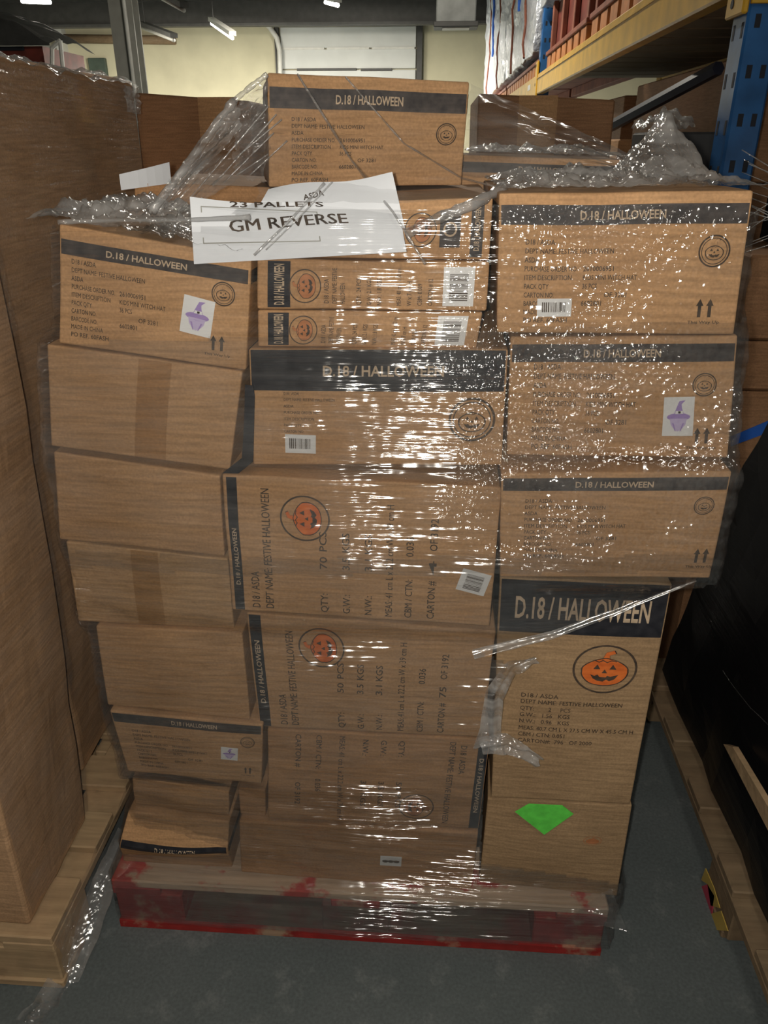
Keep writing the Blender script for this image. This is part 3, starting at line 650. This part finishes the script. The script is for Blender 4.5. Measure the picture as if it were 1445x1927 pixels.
# film on the left load
m = MB(); m.grid(lambda a, b: Tf(1, a, .03+.96*b) + np.array([.008+.006*noise.noise(Vector((a*9, b*14, 3))), 0, 0]), 50, 60)
ro = part('film_layer', m, M['film_side'], far, smooth=True)
m = MB(); m.grid(lambda a, b: Tf(1, a, .985) + np.array([.016-.10*b, 0, .012+.016*math.sin(3.1*b)+.018*noise.noise(Vector((a*14, b*6, 1)))]), 80, 8)
part('film_edge', m, M['film_crumple'], far, smooth=True)
m = MB(); m.grid(lambda a, b: Tf(1, .88+.12*a, .95+.04*b) + np.array([.014+.008*noise.noise(Vector((a*8, b*8, 5))), 0, 0]), 20, 14)
part('film_patch', m, M['film_crumple'], far, smooth=True)
m = MB(); m.grid(lambda a, b: Tn(1, a, .02+.96*b) + np.array([.008+.006*noise.noise(Vector((a*5, b*14, 9))), 0, 0]), 24, 60)
part('film_layer', m, M['film_side'], near, smooth=True)
# slack film drooping off the left pallet
def ribbon(name, path, widths, mat, label, cat='film', n=5, amp=.01, parent=None, seed=0, wdir=None):
    path = [np.array(q, float) for q in path]; m = MB(); K = (len(path)-1)*8
    def at(t):
        x = t*(len(path)-1); i = min(int(x), len(path)-2); f = x-i; f = f*f*(3-2*f)*.5+f*.5
        return path[i]*(1-f)+path[i+1]*f, widths[i]*(1-f)+widths[i+1]*f
    def fn(a, b):
        c, w_ = at(b); c2, _ = at(min(1, b+.02)); c1, _ = at(max(0, b-.02)); t_ = c2-c1; t_ /= np.linalg.norm(t_)+1e-9
        view = np.array([.1, -1, .35]); s_ = wdir if wdir is not None else np.cross(t_, view); s_ = s_/(np.linalg.norm(s_)+1e-9)
        fold = math.sin(a*9+b*5+seed)*amp
        return c + s_*w_*(a-.5) + view*fold + amp*.8*np.array(noise.noise_vector(Vector(c)*30+Vector((a*4, seed, b*6))))
    m.grid(fn, n, K)
    if parent: return part(name, m, M[mat], parent, smooth=True)
    return single(name, m, M[mat], label, cat, smooth=True)
ribbon('film_tail', [atz(235, 1560, .13), atz(195, 1660, .10), atz(160, 1755, .06), atz(120, 1838, .012), atz(85, 1895, .012), atz(55, 1935, .012)], [.03, .05, .06, .055, .05, .07], 'film_rope', 'slack clear film trailing from the left pallet onto the floor', amp=.006)
m = MB(); m.grid(lambda a, b: np.array([-.684+.012*noise.noise(Vector((a*12, b*4, 2))), .92+1.0*a, .152-.14*b*(1-.6*a)]), 60, 10)
single('film_skirt', m, M['film_side'], 'clear film skirt hanging along the bare left pallet', 'film', smooth=True)
# grey-white striped paper bundle low behind the left column
single('paper_wad', MB().prism([aty(*q, 1.62) for q in ((202, 1395), (214, 1375), (236, 1440), (246, 1460), (203, 1510))], (0, .02, 0)), M['white_label'], 'pale striped paper wedged low behind the left column', 'paper')

# right: black wrapped load on its pallet
blk, Tb = soft_box('black_wrapped_load', [(.665,.56,.158),(1.5,.56,.158),(1.5,1.82,.158),(.665,1.82,.158),(.70,.50,1.10),(1.5,.50,1.10),(1.5,1.52,1.10),(.70,1.55,1.06)], 'black_film', 'low load wrapped in black film at the right edge', 'pallet load', (.012,), .012)
for k, (a, b_) in enumerate(((.25, .62), (.45, .40))):
    m = MB(); m.tube([Tb(0, min(1, a+.3*b), b_-.10*b)+np.array([-.006, 0, 0]) for b in np.linspace(0, 1, 8)], .0006, 5)
    part('film_strand', m, M['film_side'], blk)
q = [atx(1361, 1400, .632), atx(1378, 1405, .632), atx(1446, 1520, .625), atx(1446, 1565, .625)]
single('wooden_lath', MB().prism(q, (.012, 0, 0)), M['wood'], 'bare wooden lath leaning on the black wrapped load', 'wood')
st = thing('sticker', 'torn pink and yellow sticker low on the black load pallet', 'sticker', (.628, 1.15, .02))
def stick(pp, mat): part('sticker_piece', MB().prism([atx(p_[0]+9, p_[1]-36, .6305) for p_ in pp], (.002, 0, 0)), M[mat], st)
stick([(1310,1692),(1318,1670),(1333,1705),(1345,1745),(1328,1740),(1322,1700)], 'sticker_yellow'); stick([(1308,1705),(1322,1700),(1335,1722),(1330,1755),(1316,1765),(1305,1740)], 'sticker_pink'); stick([(1330,1755),(1347,1750),(1360,1788),(1325,1785)], 'sticker_yellow')
# brown cartons behind the black load, under the rack
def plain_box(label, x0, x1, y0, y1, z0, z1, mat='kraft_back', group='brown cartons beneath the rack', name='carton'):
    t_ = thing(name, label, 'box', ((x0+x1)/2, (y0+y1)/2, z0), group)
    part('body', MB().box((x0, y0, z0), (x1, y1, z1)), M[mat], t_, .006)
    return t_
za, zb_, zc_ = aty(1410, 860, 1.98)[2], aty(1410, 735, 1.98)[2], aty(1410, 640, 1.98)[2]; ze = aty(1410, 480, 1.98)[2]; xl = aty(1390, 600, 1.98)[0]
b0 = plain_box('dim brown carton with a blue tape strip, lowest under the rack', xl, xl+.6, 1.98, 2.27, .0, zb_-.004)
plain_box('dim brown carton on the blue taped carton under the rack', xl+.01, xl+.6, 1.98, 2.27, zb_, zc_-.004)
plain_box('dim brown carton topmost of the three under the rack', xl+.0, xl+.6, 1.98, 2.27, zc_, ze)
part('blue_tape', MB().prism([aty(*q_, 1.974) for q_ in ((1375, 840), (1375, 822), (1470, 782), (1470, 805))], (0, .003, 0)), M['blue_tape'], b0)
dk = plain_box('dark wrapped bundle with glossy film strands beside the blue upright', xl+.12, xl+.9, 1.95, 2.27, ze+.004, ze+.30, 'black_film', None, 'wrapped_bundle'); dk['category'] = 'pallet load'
m = MB()
for k in range(16):
    y = 285+13*k+random.uniform(-4, 4); x0_ = 1395+random.uniform(-10, 25); sl = random.uniform(.35, .8)*(1 if k < 10 else -1)
    m = MB().tube([aty(x0_, y, 1.94), aty(x0_+60+random.uniform(0, 60), y+60*sl, 1.93)], random.uniform(.0006, .0016), 5)
    part('film_strand', m, M['film_rope'], dk)

# ------------------------------------------------------------------ stretch wrap round the stack
def hull(pts):
    pts = sorted(set((round(x, 5), round(y, 5)) for x, y in pts))
    def half(ps):
        h = []
        for p_ in ps:
            while len(h) > 1 and (h[-1][0]-h[-2][0])*(p_[1]-h[-2][1])-(h[-1][1]-h[-2][1])*(p_[0]-h[-2][0]) <= 0: h.pop()
            h.append(p_)
        return h
    a, b = half(pts), half(pts[::-1]); return a[:-1]+b[:-1]
cx, cy = -.12, 1.45
A_ = []   # angles, dense on the face towards the aisle
for i in range(330): x = -.66+1.16*i/329; A_.append(math.atan2(1.02-cy, x-cx))
a0, a1 = A_[0], A_[-1]+0
rest = np.linspace(a1, a0+2*math.pi, 90)[1:-1]; A_ += list(rest); NA = len(A_)
ZR = np.linspace(.012, 1.445, 200)
PALFP = (0, PALZ, [(np.array((x, y, 0.)), np.array((x, y, PALZ))) for x in (-.632, .375) for y in (1.055, 2.255)])
rad = np.zeros((len(ZR), NA))
for j, z in enumerate(ZR):
    pts = [q_ for z0, z1, fp in CART+[PALFP] if z0-.014 < z < z1+.014 for q_ in [(a_+(b_-a_)*min(1, max(0, (z-a_[2])/(b_[2]-a_[2]))))[:2] for a_, b_ in fp]]
    h = hull(pts)
    for i, a in enumerate(A_):
        d = (math.cos(a), math.sin(a)); best = .2
        for k in range(len(h)):
            p0, p1 = h[k], h[(k+1) % len(h)]; ex, ey = p1[0]-p0[0], p1[1]-p0[1]; den = d[0]*ey-d[1]*ex
            if abs(den) < 1e-9: continue
            t_ = ((p0[0]-cx)*ey-(p0[1]-cy)*ex)/den; s_ = ((p0[0]-cx)*d[1]-(p0[1]-cy)*d[0])/den
            if t_ > 0 and -1e-6 <= s_ <= 1+1e-6: best = max(best, t_)
        rad[j, i] = best
for _ in range(5): rad[1:-1] = np.maximum(rad[1:-1], (rad[:-2]+rad[2:])/2) * .5 + (rad[:-2]+2*rad[1:-1]+rad[2:])/4 * .5
rad += .011
wrap = thing('stretch_wrap', 'clear stretch film wound round the halloween cartons and red pallet', 'film', (cx, cy, .012))
def inpoly(x, y, P_):
    r = False
    for k in range(len(P_)):
        (x0, y0), (x1, y1) = P_[k], P_[(k+1) % len(P_)]
        if (y0 > y) != (y1 > y) and x < (x1-x0)*(y-y0)/(y1-y0)+x0: r = not r
    return r
hole = [aty(*q_, 1.05)[[0, 2]] for q_ in ((1325, 1092), (1180, 1150), (1050, 1200), (900, 1238), (958, 1262), (925, 1330), (912, 1420), (908, 1560), (905, 1640), (1190, 1690))] + [np.array((.60, .18)), np.array((.60, .88))]
def topz(x, y):   # ragged upper edge of the winding
    t_ = 1.430 if x > .06 else (1.400 if x < -.27 else 1.425)
    if y > 1.3: t_ = 1.36
    return t_ + .012*noise.noise(Vector((x*9, y*9, 0)))
def botz(x, y): return .035+.02*noise.noise(Vector((x*4, y*4, 3)))
def winding(off, sd, lo, hi, mat='film'):
    V, Fc = [], []
    for j, z in enumerate(ZR):
        for i, a in enumerate(A_):
            x, y = cx+(rad[j, i]+off)*math.cos(a), cy+(rad[j, i]+off)*math.sin(a)
            wr = .0032*noise.noise(Vector((x*5, y*5+sd, z*55+x*6))) + .0032*noise.noise(Vector((x*9+7, y*9+sd, z*20-x*9))) + .0016*noise.noise(Vector((x*60, y*60+sd, z*60)))
            V.append((x+wr*math.cos(a), y+wr*math.sin(a), z))
    for j in range(len(ZR)-1):
        for i in range(NA):
            q_ = (j*NA+i, j*NA+(i+1) % NA, (j+1)*NA+(i+1) % NA, (j+1)*NA+i)
            c = np.mean([V[k] for k in q_], axis=0)
            if c[2] > min(topz(c[0], c[1]), hi+.05*c[0]) or c[2] < max(botz(c[0], c[1]), lo+.05*c[0]): continue
            if c[1] < 1.9 and c[0] > .0 and inpoly(c[0], c[2], hole): continue
            Fc.append(q_)
    mb = MB(); used = sorted({k for f_ in Fc for k in f_}); ix = {k: n_ for n_, k in enumerate(used)}
    mb.v = [V[k] for k in used]; mb.f = [tuple(ix[k] for k in f_) for f_ in Fc]
    part('film_winding', mb, M[mat], wrap, smooth=True)
winding(0, 0, 0, 2); winding(.004, 31, .0, .93, 'film_low'); winding(.004, 57, .90, 1.27, 'film_mid')
# sheets, ropes and crumples of the same film
def sheet(P_, nu, nv, mat, amp=.006, seed=0, freq=(3, 16), name='film_sheet'):   # P_: 4 corners (a0b0, a1b0, a1b1, a0b1)
    P_ = [np.array(p_, float) for p_ in P_]
    def fn(a, b):
        q_ = (P_[0]*(1-a)+P_[1]*a)*(1-b)+(P_[3]*(1-a)+P_[2]*a)*b
        return q_ + amp*np.array(noise.noise_vector(Vector((a*freq[0]+seed, b*freq[1], seed)))) + amp*.4*np.array(noise.noise_vector(Vector((a*freq[0]*6+seed, b*freq[1]*2.5, 2))))
    return part(name, MB().grid(fn, nu, nv), M[mat], wrap, smooth=True)
# fan from the top carton down to the knot over the top left carton
sheet([aty(503, 138, 1.285), aty(300, 385, 1.16), aty(345, 400, 1.15), aty(508, 300, 1.285)], 40, 30, 'film_sheet', .006, 1, (2, 14))
sheet([aty(500, 140, 1.30), aty(445, 195, 1.30), aty(440, 330, 1.32), aty(500, 345, 1.30)], 16, 30, 'film_sheet', .008, 4)
sheet([aty(447, 190, 1.29), aty(275, 390, 1.17), aty(300, 400, 1.17), aty(455, 240, 1.29)], 40, 10, 'film_rope', .006, 8)
# sheet from the top carton across to the right
sheet([aty(884, 156, 1.36), aty(1290, 335, 1.30), aty(1230, 350, 1.20), aty(868, 335, 1.35)], 40, 30, 'film_sheet', .006, 2, (2, 14))
# film in front of the top carton and the papers
sheet([aty(520, 200, 1.28), aty(885, 215, 1.33), aty(925, 380, 1.06), aty(480, 380, 1.06)], 40, 40, 'film_calm', .005, 5)
def rope(pts, r, seed=0, name='film_rope'):
    pts = [np.array(p_, float) for p_ in pts]; o_ = []
    for i in range(len(pts)-1):
        for k in range(6): f_ = k/6; o_.append(pts[i]*(1-f_)+pts[i+1]*f_)
    o_.append(pts[-1]); rr = [r*(1+.6*noise.noise(Vector((i*.7, seed, 0)))) for i in range(len(o_))]
    part(name, MB().tube(o_, rr, 7), M['film_rope'], wrap, smooth=True)
rope([aty(440, 190, 1.285), aty(395, 250, 1.25), aty(345, 320, 1.2), aty(285, 398, 1.15)], .006, 1)
rope([aty(503, 140, 1.285), aty(470, 165, 1.285), aty(440, 190, 1.285)], .004, 3)
for k, (p0, p1) in enumerate([((445, 330), (505, 290)), ((420, 345), (515, 250)), ((440, 300), (530, 225)), ((400, 350), (520, 215)), ((360, 370), (505, 200)), ((470, 330), (540, 265))]):
    rope([aty(*p0, 1.25), aty(*p1, 1.275)], .0011, k)
rope([aty(560, 140, 1.29), aty(660, 300, 1.2), aty(740, 400, 1.06), aty(800, 497, 1.035)], .0017, 6)
rope([aty(478, 480, 1.04), aty(540, 420, 1.045), aty(610, 345, 1.08)], .0016, 7)
rope([aty(500, 470, 1.04), aty(560, 412, 1.045), aty(625, 342, 1.08)], .0009, 9)
rope([aty(765, 440, 1.05), aty(830, 408, 1.05), aty(890, 385, 1.06), aty(950, 352, 1.12)], .007, 10)
rope([aty(650, 145, 1.30), aty(760, 270, 1.27), aty(868, 335, 1.2), aty(935, 352, 1.12)], .0013, 11)
rope([aty(110, 418, 1.068), aty(230, 414, 1.065), aty(355, 414, 1.055), aty(470, 409, 1.045)], .0032, 12)
def crumple(x0, x1, y0, y1, zf, amp, seed, mat='film_crumple', n=(60, 34), peak=None):
    def fn(a, b):
        x, y = x0+(x1-x0)*a, y0+(y1-y0)*b; e = min(1, 6*min(a, 1-a))*min(1, 6*min(b, 1-b)); v = Vector((x*22+seed, y*22, seed))
        h = abs(noise.noise(v))*1.1+.6*abs(noise.noise(v*2.3))+.35*abs(noise.noise(v*6))
        z = zf(x, y)+.004+amp*h*(.35+.65*e)
        if peak: z += peak[3]*max(0, 1-math.hypot((x-peak[0])/peak[2], (y-peak[1])/peak[2]*.6))**1.3
        return (x+.006*noise.noise(v*1.7), y+.006*noise.noise(v*1.9), z)
    part('film_crumple', MB().grid(fn, *n), M[mat], wrap, smooth=True)
def topof(c):
    TL, TR = c.q[0], c.q[1]; return lambda x, y: TL[2]+(TR[2]-TL[2])*min(1, max(0, (x-TL[0])/(TR[0]-TL[0])))
crumple(-.555, -.36, 1.075, 1.40, topof(L1), .030, 1)
crumple(-.40, -.255, 1.065, 1.38, topof(L1), .030, 5)
pk = aty(1250, 262, 1.28); crumple(.075, .405, 1.05, 1.43, topof(R1), .022, 3, peak=(pk[0], 1.28, .075, .085), n=(80, 40))
crumple(.05, .315, 1.45, 1.80, topof(T2), .018, 7, 'film_crumple')
# loose tail hanging at the split on the right
ribbon('film_tail', [aty(1010, 1240, 1.035), aty(962, 1258, 1.03), aty(930, 1310, 1.03), aty(925, 1370, 1.03), aty(918, 1408, 1.03)], [.012, .02, .03, .036, .05], 'film_crumple', '', amp=.006, parent=wrap, n=8)
ribbon('film_tail', [aty(905, 1405, 1.03), aty(950, 1400, 1.025), aty(985, 1415, 1.025), aty(1015, 1436, 1.03)], [.03, .034, .026, .022], 'film_crumple', '', amp=.006, parent=wrap, seed=3, n=8)
ribbon('film_tail', [aty(1310, 1092, 1.035), aty(1180, 1143, 1.035), aty(1040, 1195, 1.03), aty(890, 1232, 1.028)], [.006, .010, .012, .016], 'film_rope', '', amp=.002, parent=wrap, seed=5)
ribbon('film_tail', [aty(1060, 1738, 1.045), aty(1110, 1722, 1.045), aty(1165, 1712, 1.045)], [.012, .05, .09], 'film_side', '', amp=.004, parent=wrap, seed=6)

# ------------------------------------------------------------------ papers tucked under the film
def paper(label, P_, Yf, words, curl):
    P_ = [np.array(p_, float) for p_ in P_]   # photo quad: BL BR TR TL
    def fn(a, b, off=0):
        q_ = (P_[0]*(1-a)+P_[1]*a)*(1-b)+(P_[3]*(1-a)+P_[2]*a)*b
        p_ = aty(q_[0], q_[1]+curl*math.sin(a*7)*b, Yf+.02*b*b+.004*math.sin(a*5)); p_[1] -= off; return p_
    t_ = thing('paper_sheet', label, 'paper', fn(.5, 0), 'office papers under the film')
    part('sheet', MB().grid(fn, 24, 10), M['paper'], t_, smooth=True)
    for s_, x, y, sz, rot, wd in words:
        m = MB(); put_text(m, lambda a, b, o_: fn(a/.29, b/.09, .0012), s_, x, y, sz, rot, .02, 'L', 1, 0, wd); part('lettering', m, M['ink'], t_)
    return t_, fn
paper('rear white paper with a tilted store name, behind the front paper', [(480, 400), (762, 430), (738, 326), (505, 356)], 1.085, [('ASDA', .09, .045, .020, 18, .045)], -4)
t_, fn = paper('front white paper reading GM REVERSE under the film', [(365, 497), (765, 474), (752, 402), (357, 370)], 1.062, [('GM REVERSE', .052, .044, .026, 6, .165), ('23 PALLETS', .055, .082, .012, 3, .13)], 3)
m = MB()
for (a0_, b0_, a1_, b1_) in ((.05, .30, .055, .88), (.05, .30, .60, .318), (.05, .865, .60, .88), (.60, .30, .605, .88)):
    m.add([fn(a0_, b0_, .001), fn(a1_, b0_, .001), fn(a1_, b1_, .001), fn(a0_, b1_, .001)], [(0, 1, 2, 3)])
part('printed_frame', m, M['steel'], t_)

# ------------------------------------------------------------------ rack on the right
RX = .75
rack = thing('pallet_rack', 'blue and yellow pallet rack bay at upper right', 'rack', (RX, 2.35, 0))
def upright(yc, xc, Wd=.11, Dp=.085):
    o = part('upright', MB().box((xc, yc-Wd/2, 0), (xc+Dp, yc+Wd/2, 4.2)), M['blue'], rack, .006)
    m = MB(); z = .2
    while z < 4.1:
        m.box((xc-.0008, yc-.038, z), (xc+.002, yc-.024, z+.035)); m.box((xc-.0008, yc+.024, z), (xc+.002, yc+.038, z+.035))
        m.box((xc+.02, yc-Wd/2-.0008, z+.02), (xc+.034, yc-Wd/2+.002, z+.05)); m.box((xc+.055, yc-Wd/2-.0008, z+.02), (xc+.068, yc-Wd/2+.002, z+.05)); z += .11
    sl_ = part('upright_slots', m, M['slot'], o); sl_['kind'] = 'stuff'
upright(2.36, RX); upright(7.0, RX); upright(2.36, RX+.95); upright(7.0, RX+.95)
zB, zT = 1.85, 1.99
for xb in (RX, RX+.95):
    o = part('beam', MB().box((xb-.01, 2.42, zB), (xb+.045, 6.94, zT)), M['yellow'], rack, .006)
    part('beam_lip', MB().box((xb-.016, 2.42, zT-.035), (xb-.0102, 6.94, zT-.028)), M['yellow'], o)
    for ye in (2.36, 7.0):
        c_ = part('beam_connector', MB().box((xb-.018, ye-.062, zB-.06), (xb-.002, ye+.068, zT+.09)), M['yellow'], rack, .004)
        m = MB()
        for zz_ in (zB-.03, zB+.07, zT+.06): m.tube([(xb-.020, ye+.02, zz_), (xb-.014, ye+.02, zz_)], .011, 10)
        part('bolt_hole', m, M['slot'], c_)
part('end_plate', MB().box((RX-.0, 2.29, zB-.04), (RX+.09, 2.304, zT+.12)), M['yellow'], rack, .002)
part('price_tag', MB().box((RX-.0125, 7.45, zB+.06), (RX-.0105, 7.65, zB+.1)), M['white_label'], rack)
part('beam', MB().box((RX-.01, 7.06, zB), (RX+.045, 15.5, zT)), M['yellow'], rack, .006)
pa, pb = aty(1352, 128, 2.9), aty(1145, 240, 3.6)
part('brace', MB().tube([pa, pb], .022, 6), M['navy'], rack)
part('brace', MB().tube([(RX+.04, 2.36, 1.9), (RX+.95, 2.36, 1.2)], .018, 6), M['navy'], rack)
for k in range(14):
    y = 2.5+.32*k; part('shelf_board', MB().box((RX+.05, y, zT-.03), (RX+.95, y+.29, zT-.005)), M['wood_dim'], rack, .003)
# what stands on the beam
def blocks_pallet(y0, y1, label):
    t_ = thing('pallet', label, 'pallet', (RX+.45, (y0+y1)/2, zT), 'orange pallets up on the rack')
    n = int((y1-y0)/.23)
    for k in range(n):
        y = y0+(y1-y0)*(k+.15)/n; part('block', MB().box((RX+.01, y, zT+.001), (RX+.12, y+(y1-y0)/n*.72, zT+.085)), M['terracotta'], t_, .004)
    part('deck_board', MB().box((RX, y0, zT+.086), (RX+.9, y1, zT+.115)), M['maroon'], t_, .004)
    part('stringer_board', MB().box((RX+.75, y0, zT+.001), (RX+.85, y1, zT+.085)), M['maroon'], t_, .004)
blocks_pallet(3.3, 4.75, 'near orange block pallet on the yellow beam'); blocks_pallet(4.85, 6.6, 'middle orange block pallet on the yellow beam'); blocks_pallet(7.12, 10.3, 'orange block pallet under the nearer silver load'); blocks_pallet(10.45, 15.2, 'orange block pallet under the farthest silver load')
def crate(y0, y1, z0, z1, label):
    t_ = thing('crate', label, 'crate', (RX+.45, (y0+y1)/2, z0), 'dark red crates up on the rack')
    part('inner', MB().box((RX+.05, y0+.02, z0), (RX+.88, y1-.02, z1-.01)), M['redcrate'], t_)
    for k in range(4): y = y0+(y1-y0-.06)*k/3; part('slat', MB().box((RX+.015, y, z0), (RX+.049, y+.06, z1)), M['maroon'], t_, .004)
crate(3.4, 4.7, zT+.117, zT+.75, 'near dark red slatted crate on the rack'); crate(4.9, 6.5, zT+.117, 2.40, 'far dark red slatted crate on the rack')
for (ya, yb, lab) in ((7.12, 10.3, 'nearer silver white wrapped load high on the rack'), (10.45, 15.2, 'farthest silver white wrapped load high on the rack')):
    sl, Ts = soft_box('wrapped_pallet_load', [(RX-.03,ya,zT+.17),(RX+.9,ya,zT+.17),(RX+.9,yb,zT+.17),(RX-.03,yb,zT+.17),(RX-.05,ya,3.7),(RX+.9,ya,3.7),(RX+.9,yb,3.7),(RX-.05,yb,3.7)], 'silver', lab, 'pallet load', (.0,), .03, 24, 'silver loads up on the rack')
    for a in (.25, .7):
        part('strap', MB().tube([Ts(0, a+.03*math.sin(b*9), b)+np.array([-.012, 0, 0]) for b in np.linspace(0, 1, 12)], .012, 6), M['maroon'], sl)
    part('strap', MB().tube([Ts(0, .5, b)+np.array([-.012, 0, 0]) for b in np.linspace(.3, 1, 8)], .018, 6), M['blue_tape'], sl)
sl2, Ts2 = soft_box('wrapped_pallet_load', [(RX-.03,4.85,2.45),(RX+.85,4.85,2.45),(RX+.85,6.9,2.42),(RX-.03,6.9,2.42),(RX-.03,4.8,3.6),(RX+.85,4.8,3.6),(RX+.85,6.9,3.6),(RX-.03,6.9,3.6)], 'silver', 'pale film hood over the dark red crates on the rack', 'pallet load', (.02,), .03)

# ------------------------------------------------------------------ loads behind the stack
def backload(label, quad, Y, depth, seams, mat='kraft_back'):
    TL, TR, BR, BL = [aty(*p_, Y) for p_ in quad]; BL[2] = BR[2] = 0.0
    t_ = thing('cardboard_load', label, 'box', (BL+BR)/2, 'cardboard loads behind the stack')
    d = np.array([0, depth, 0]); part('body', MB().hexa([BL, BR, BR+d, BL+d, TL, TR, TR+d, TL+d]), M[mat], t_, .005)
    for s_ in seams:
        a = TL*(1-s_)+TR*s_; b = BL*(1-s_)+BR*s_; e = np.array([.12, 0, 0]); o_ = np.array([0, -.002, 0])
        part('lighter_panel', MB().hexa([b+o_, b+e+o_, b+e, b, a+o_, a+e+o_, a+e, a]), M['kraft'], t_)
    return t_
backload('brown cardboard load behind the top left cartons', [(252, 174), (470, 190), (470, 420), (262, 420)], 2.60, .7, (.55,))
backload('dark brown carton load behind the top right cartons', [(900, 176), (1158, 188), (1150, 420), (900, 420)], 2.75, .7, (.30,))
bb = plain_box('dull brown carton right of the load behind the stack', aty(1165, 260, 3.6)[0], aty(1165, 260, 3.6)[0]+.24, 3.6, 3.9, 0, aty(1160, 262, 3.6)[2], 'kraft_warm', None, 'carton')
q = aty(1255, 240, 2.55)
single('film_bundle', MB().grid(lambda a, b: (q[0]-.06+.14*a, 2.55+.2*b, q[2]+.045*math.sin(3.1*a)*(1-b*.5)+.03*noise.noise(Vector((a*5, b*5, 4)))), 26, 16), M['film_crumple'], 'shiny crumpled film on the dark carton left of the blue upright', 'film', smooth=True)
db = plain_box('dark carton under the shiny film beside the blue upright', q[0]-.055, q[0]+.16, 2.5, 2.74, 0, q[2]-.012, 'darkload', None, 'carton')
for (y_, z_, lab) in ((3.0, 1.78, 'near dark brown load stored under the rack shelf'), (5.1, 1.75, 'far dark brown load stored under the rack shelf')):
    t2 = thing('cardboard_load', lab, 'pallet load', (1.6, y_+.9, 0), 'dark loads under the rack shelf')
    for k in range(4):
        part('carton_layer', MB().box((1.02+.01*k, y_, .15+(z_-.15)*k/4+.004), (2.2, y_+1.8, .15+(z_-.15)*(k+1)/4)), M['kraft_back'], t2, .006)
    part('pallet_base', MB().box((1.0, y_, 0), (2.2, y_+1.8, .152)), M['wood_dim'], t2, .004)
# dark tarpaulin-covered heap far left with red things under it
tp = thing('covered_load', 'dark grey covered load far off at upper left', 'pallet load', aty(40, 300, 9.5)*np.array([1, 1, 0]))
def tarp(a, b):
    x = aty(-60, 60, 9.5)[0]*(1-a)+aty(112, 60, 9.5)[0]*a; zt_ = aty(40, 25, 9.5)[2]*(1-a**2.2)+aty(40, 88, 9.5)[2]*a**2.2
    return (x, 9.2+1.2*b, zt_+.06*math.sin(3.1*b)+.04*noise.noise(Vector((a*5, b*4, 0))))
m = MB(); n_ = 20; m.grid(tarp, n_, 8)
m.grid(lambda a, b: (tarp(a, 0)[0], 9.2, tarp(a, 0)[2]*(1-b)+(aty(40, 92, 9.5)[2])*b), n_, 2)
part('tarpaulin', m, M['darkload'], tp)
za_ = aty(40, 92, 9.5)[2]; xl_, xr_ = aty(-60, 95, 9.5)[0], aty(100, 95, 9.5)[0]
part('load_body', MB().box((xl_, 9.25, 0), (xr_, 10.3, za_)), M['redcrate'], tp)
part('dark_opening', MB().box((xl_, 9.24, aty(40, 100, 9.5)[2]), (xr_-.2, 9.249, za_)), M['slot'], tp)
fr = thing('metal_frame', 'white metal frame beside the covered load at upper left', 'frame', aty(106, 300, 9.3)*np.array([1, 1, 0]))
for p0, p1 in (((98, 88), (98, 125)), ((113, 76), (118, 125)), ((96, 92), (114, 76))):
    a, b = aty(*p0, 9.1), aty(*p1, 9.1)
    part('bar', MB().tube([a, b], .022, 6), M['steel_lite'], fr)
for p0 in (98, 118): a = aty(p0, 124, 9.1); part('post', MB().tube([a, (a[0], a[1], 0)], .02, 6), M['steel_lite'], fr)
# unit heater hung from the roof
q0, q1 = aty(822, -30, 8.5), aty(895, 42, 8.5)
ht = thing('unit_heater', 'grey unit heater hanging beside the silver wrapped load', 'heater', ((q0[0]+q1[0])/2, 8.7, q1[2]))
part('case', MB().box((q0[0], 8.5, q1[2]), (q1[0], 9.0, q0[2])), M['heater'], ht, .01)
part('louvre_frame', MB().box((q0[0]-.02, 8.35, q1[2]-.05), (q1[0]+.02, 8.62, q1[2]-.005)), M['steel_dark'], ht, .006)
part('louvre', MB().box((q0[0]+.06, 8.40, q1[2]-.056), (q1[0]-.06, 8.57, q1[2]-.051)), M['steel_lite'], ht)
m = MB()
for xx in (q0[0]+.05, q1[0]-.05): m.tube([(xx, 8.7, q0[2]), (xx, 8.7, ZC)], .012, 6)
part('hanger_rod', m, M['steel_dark'], ht)
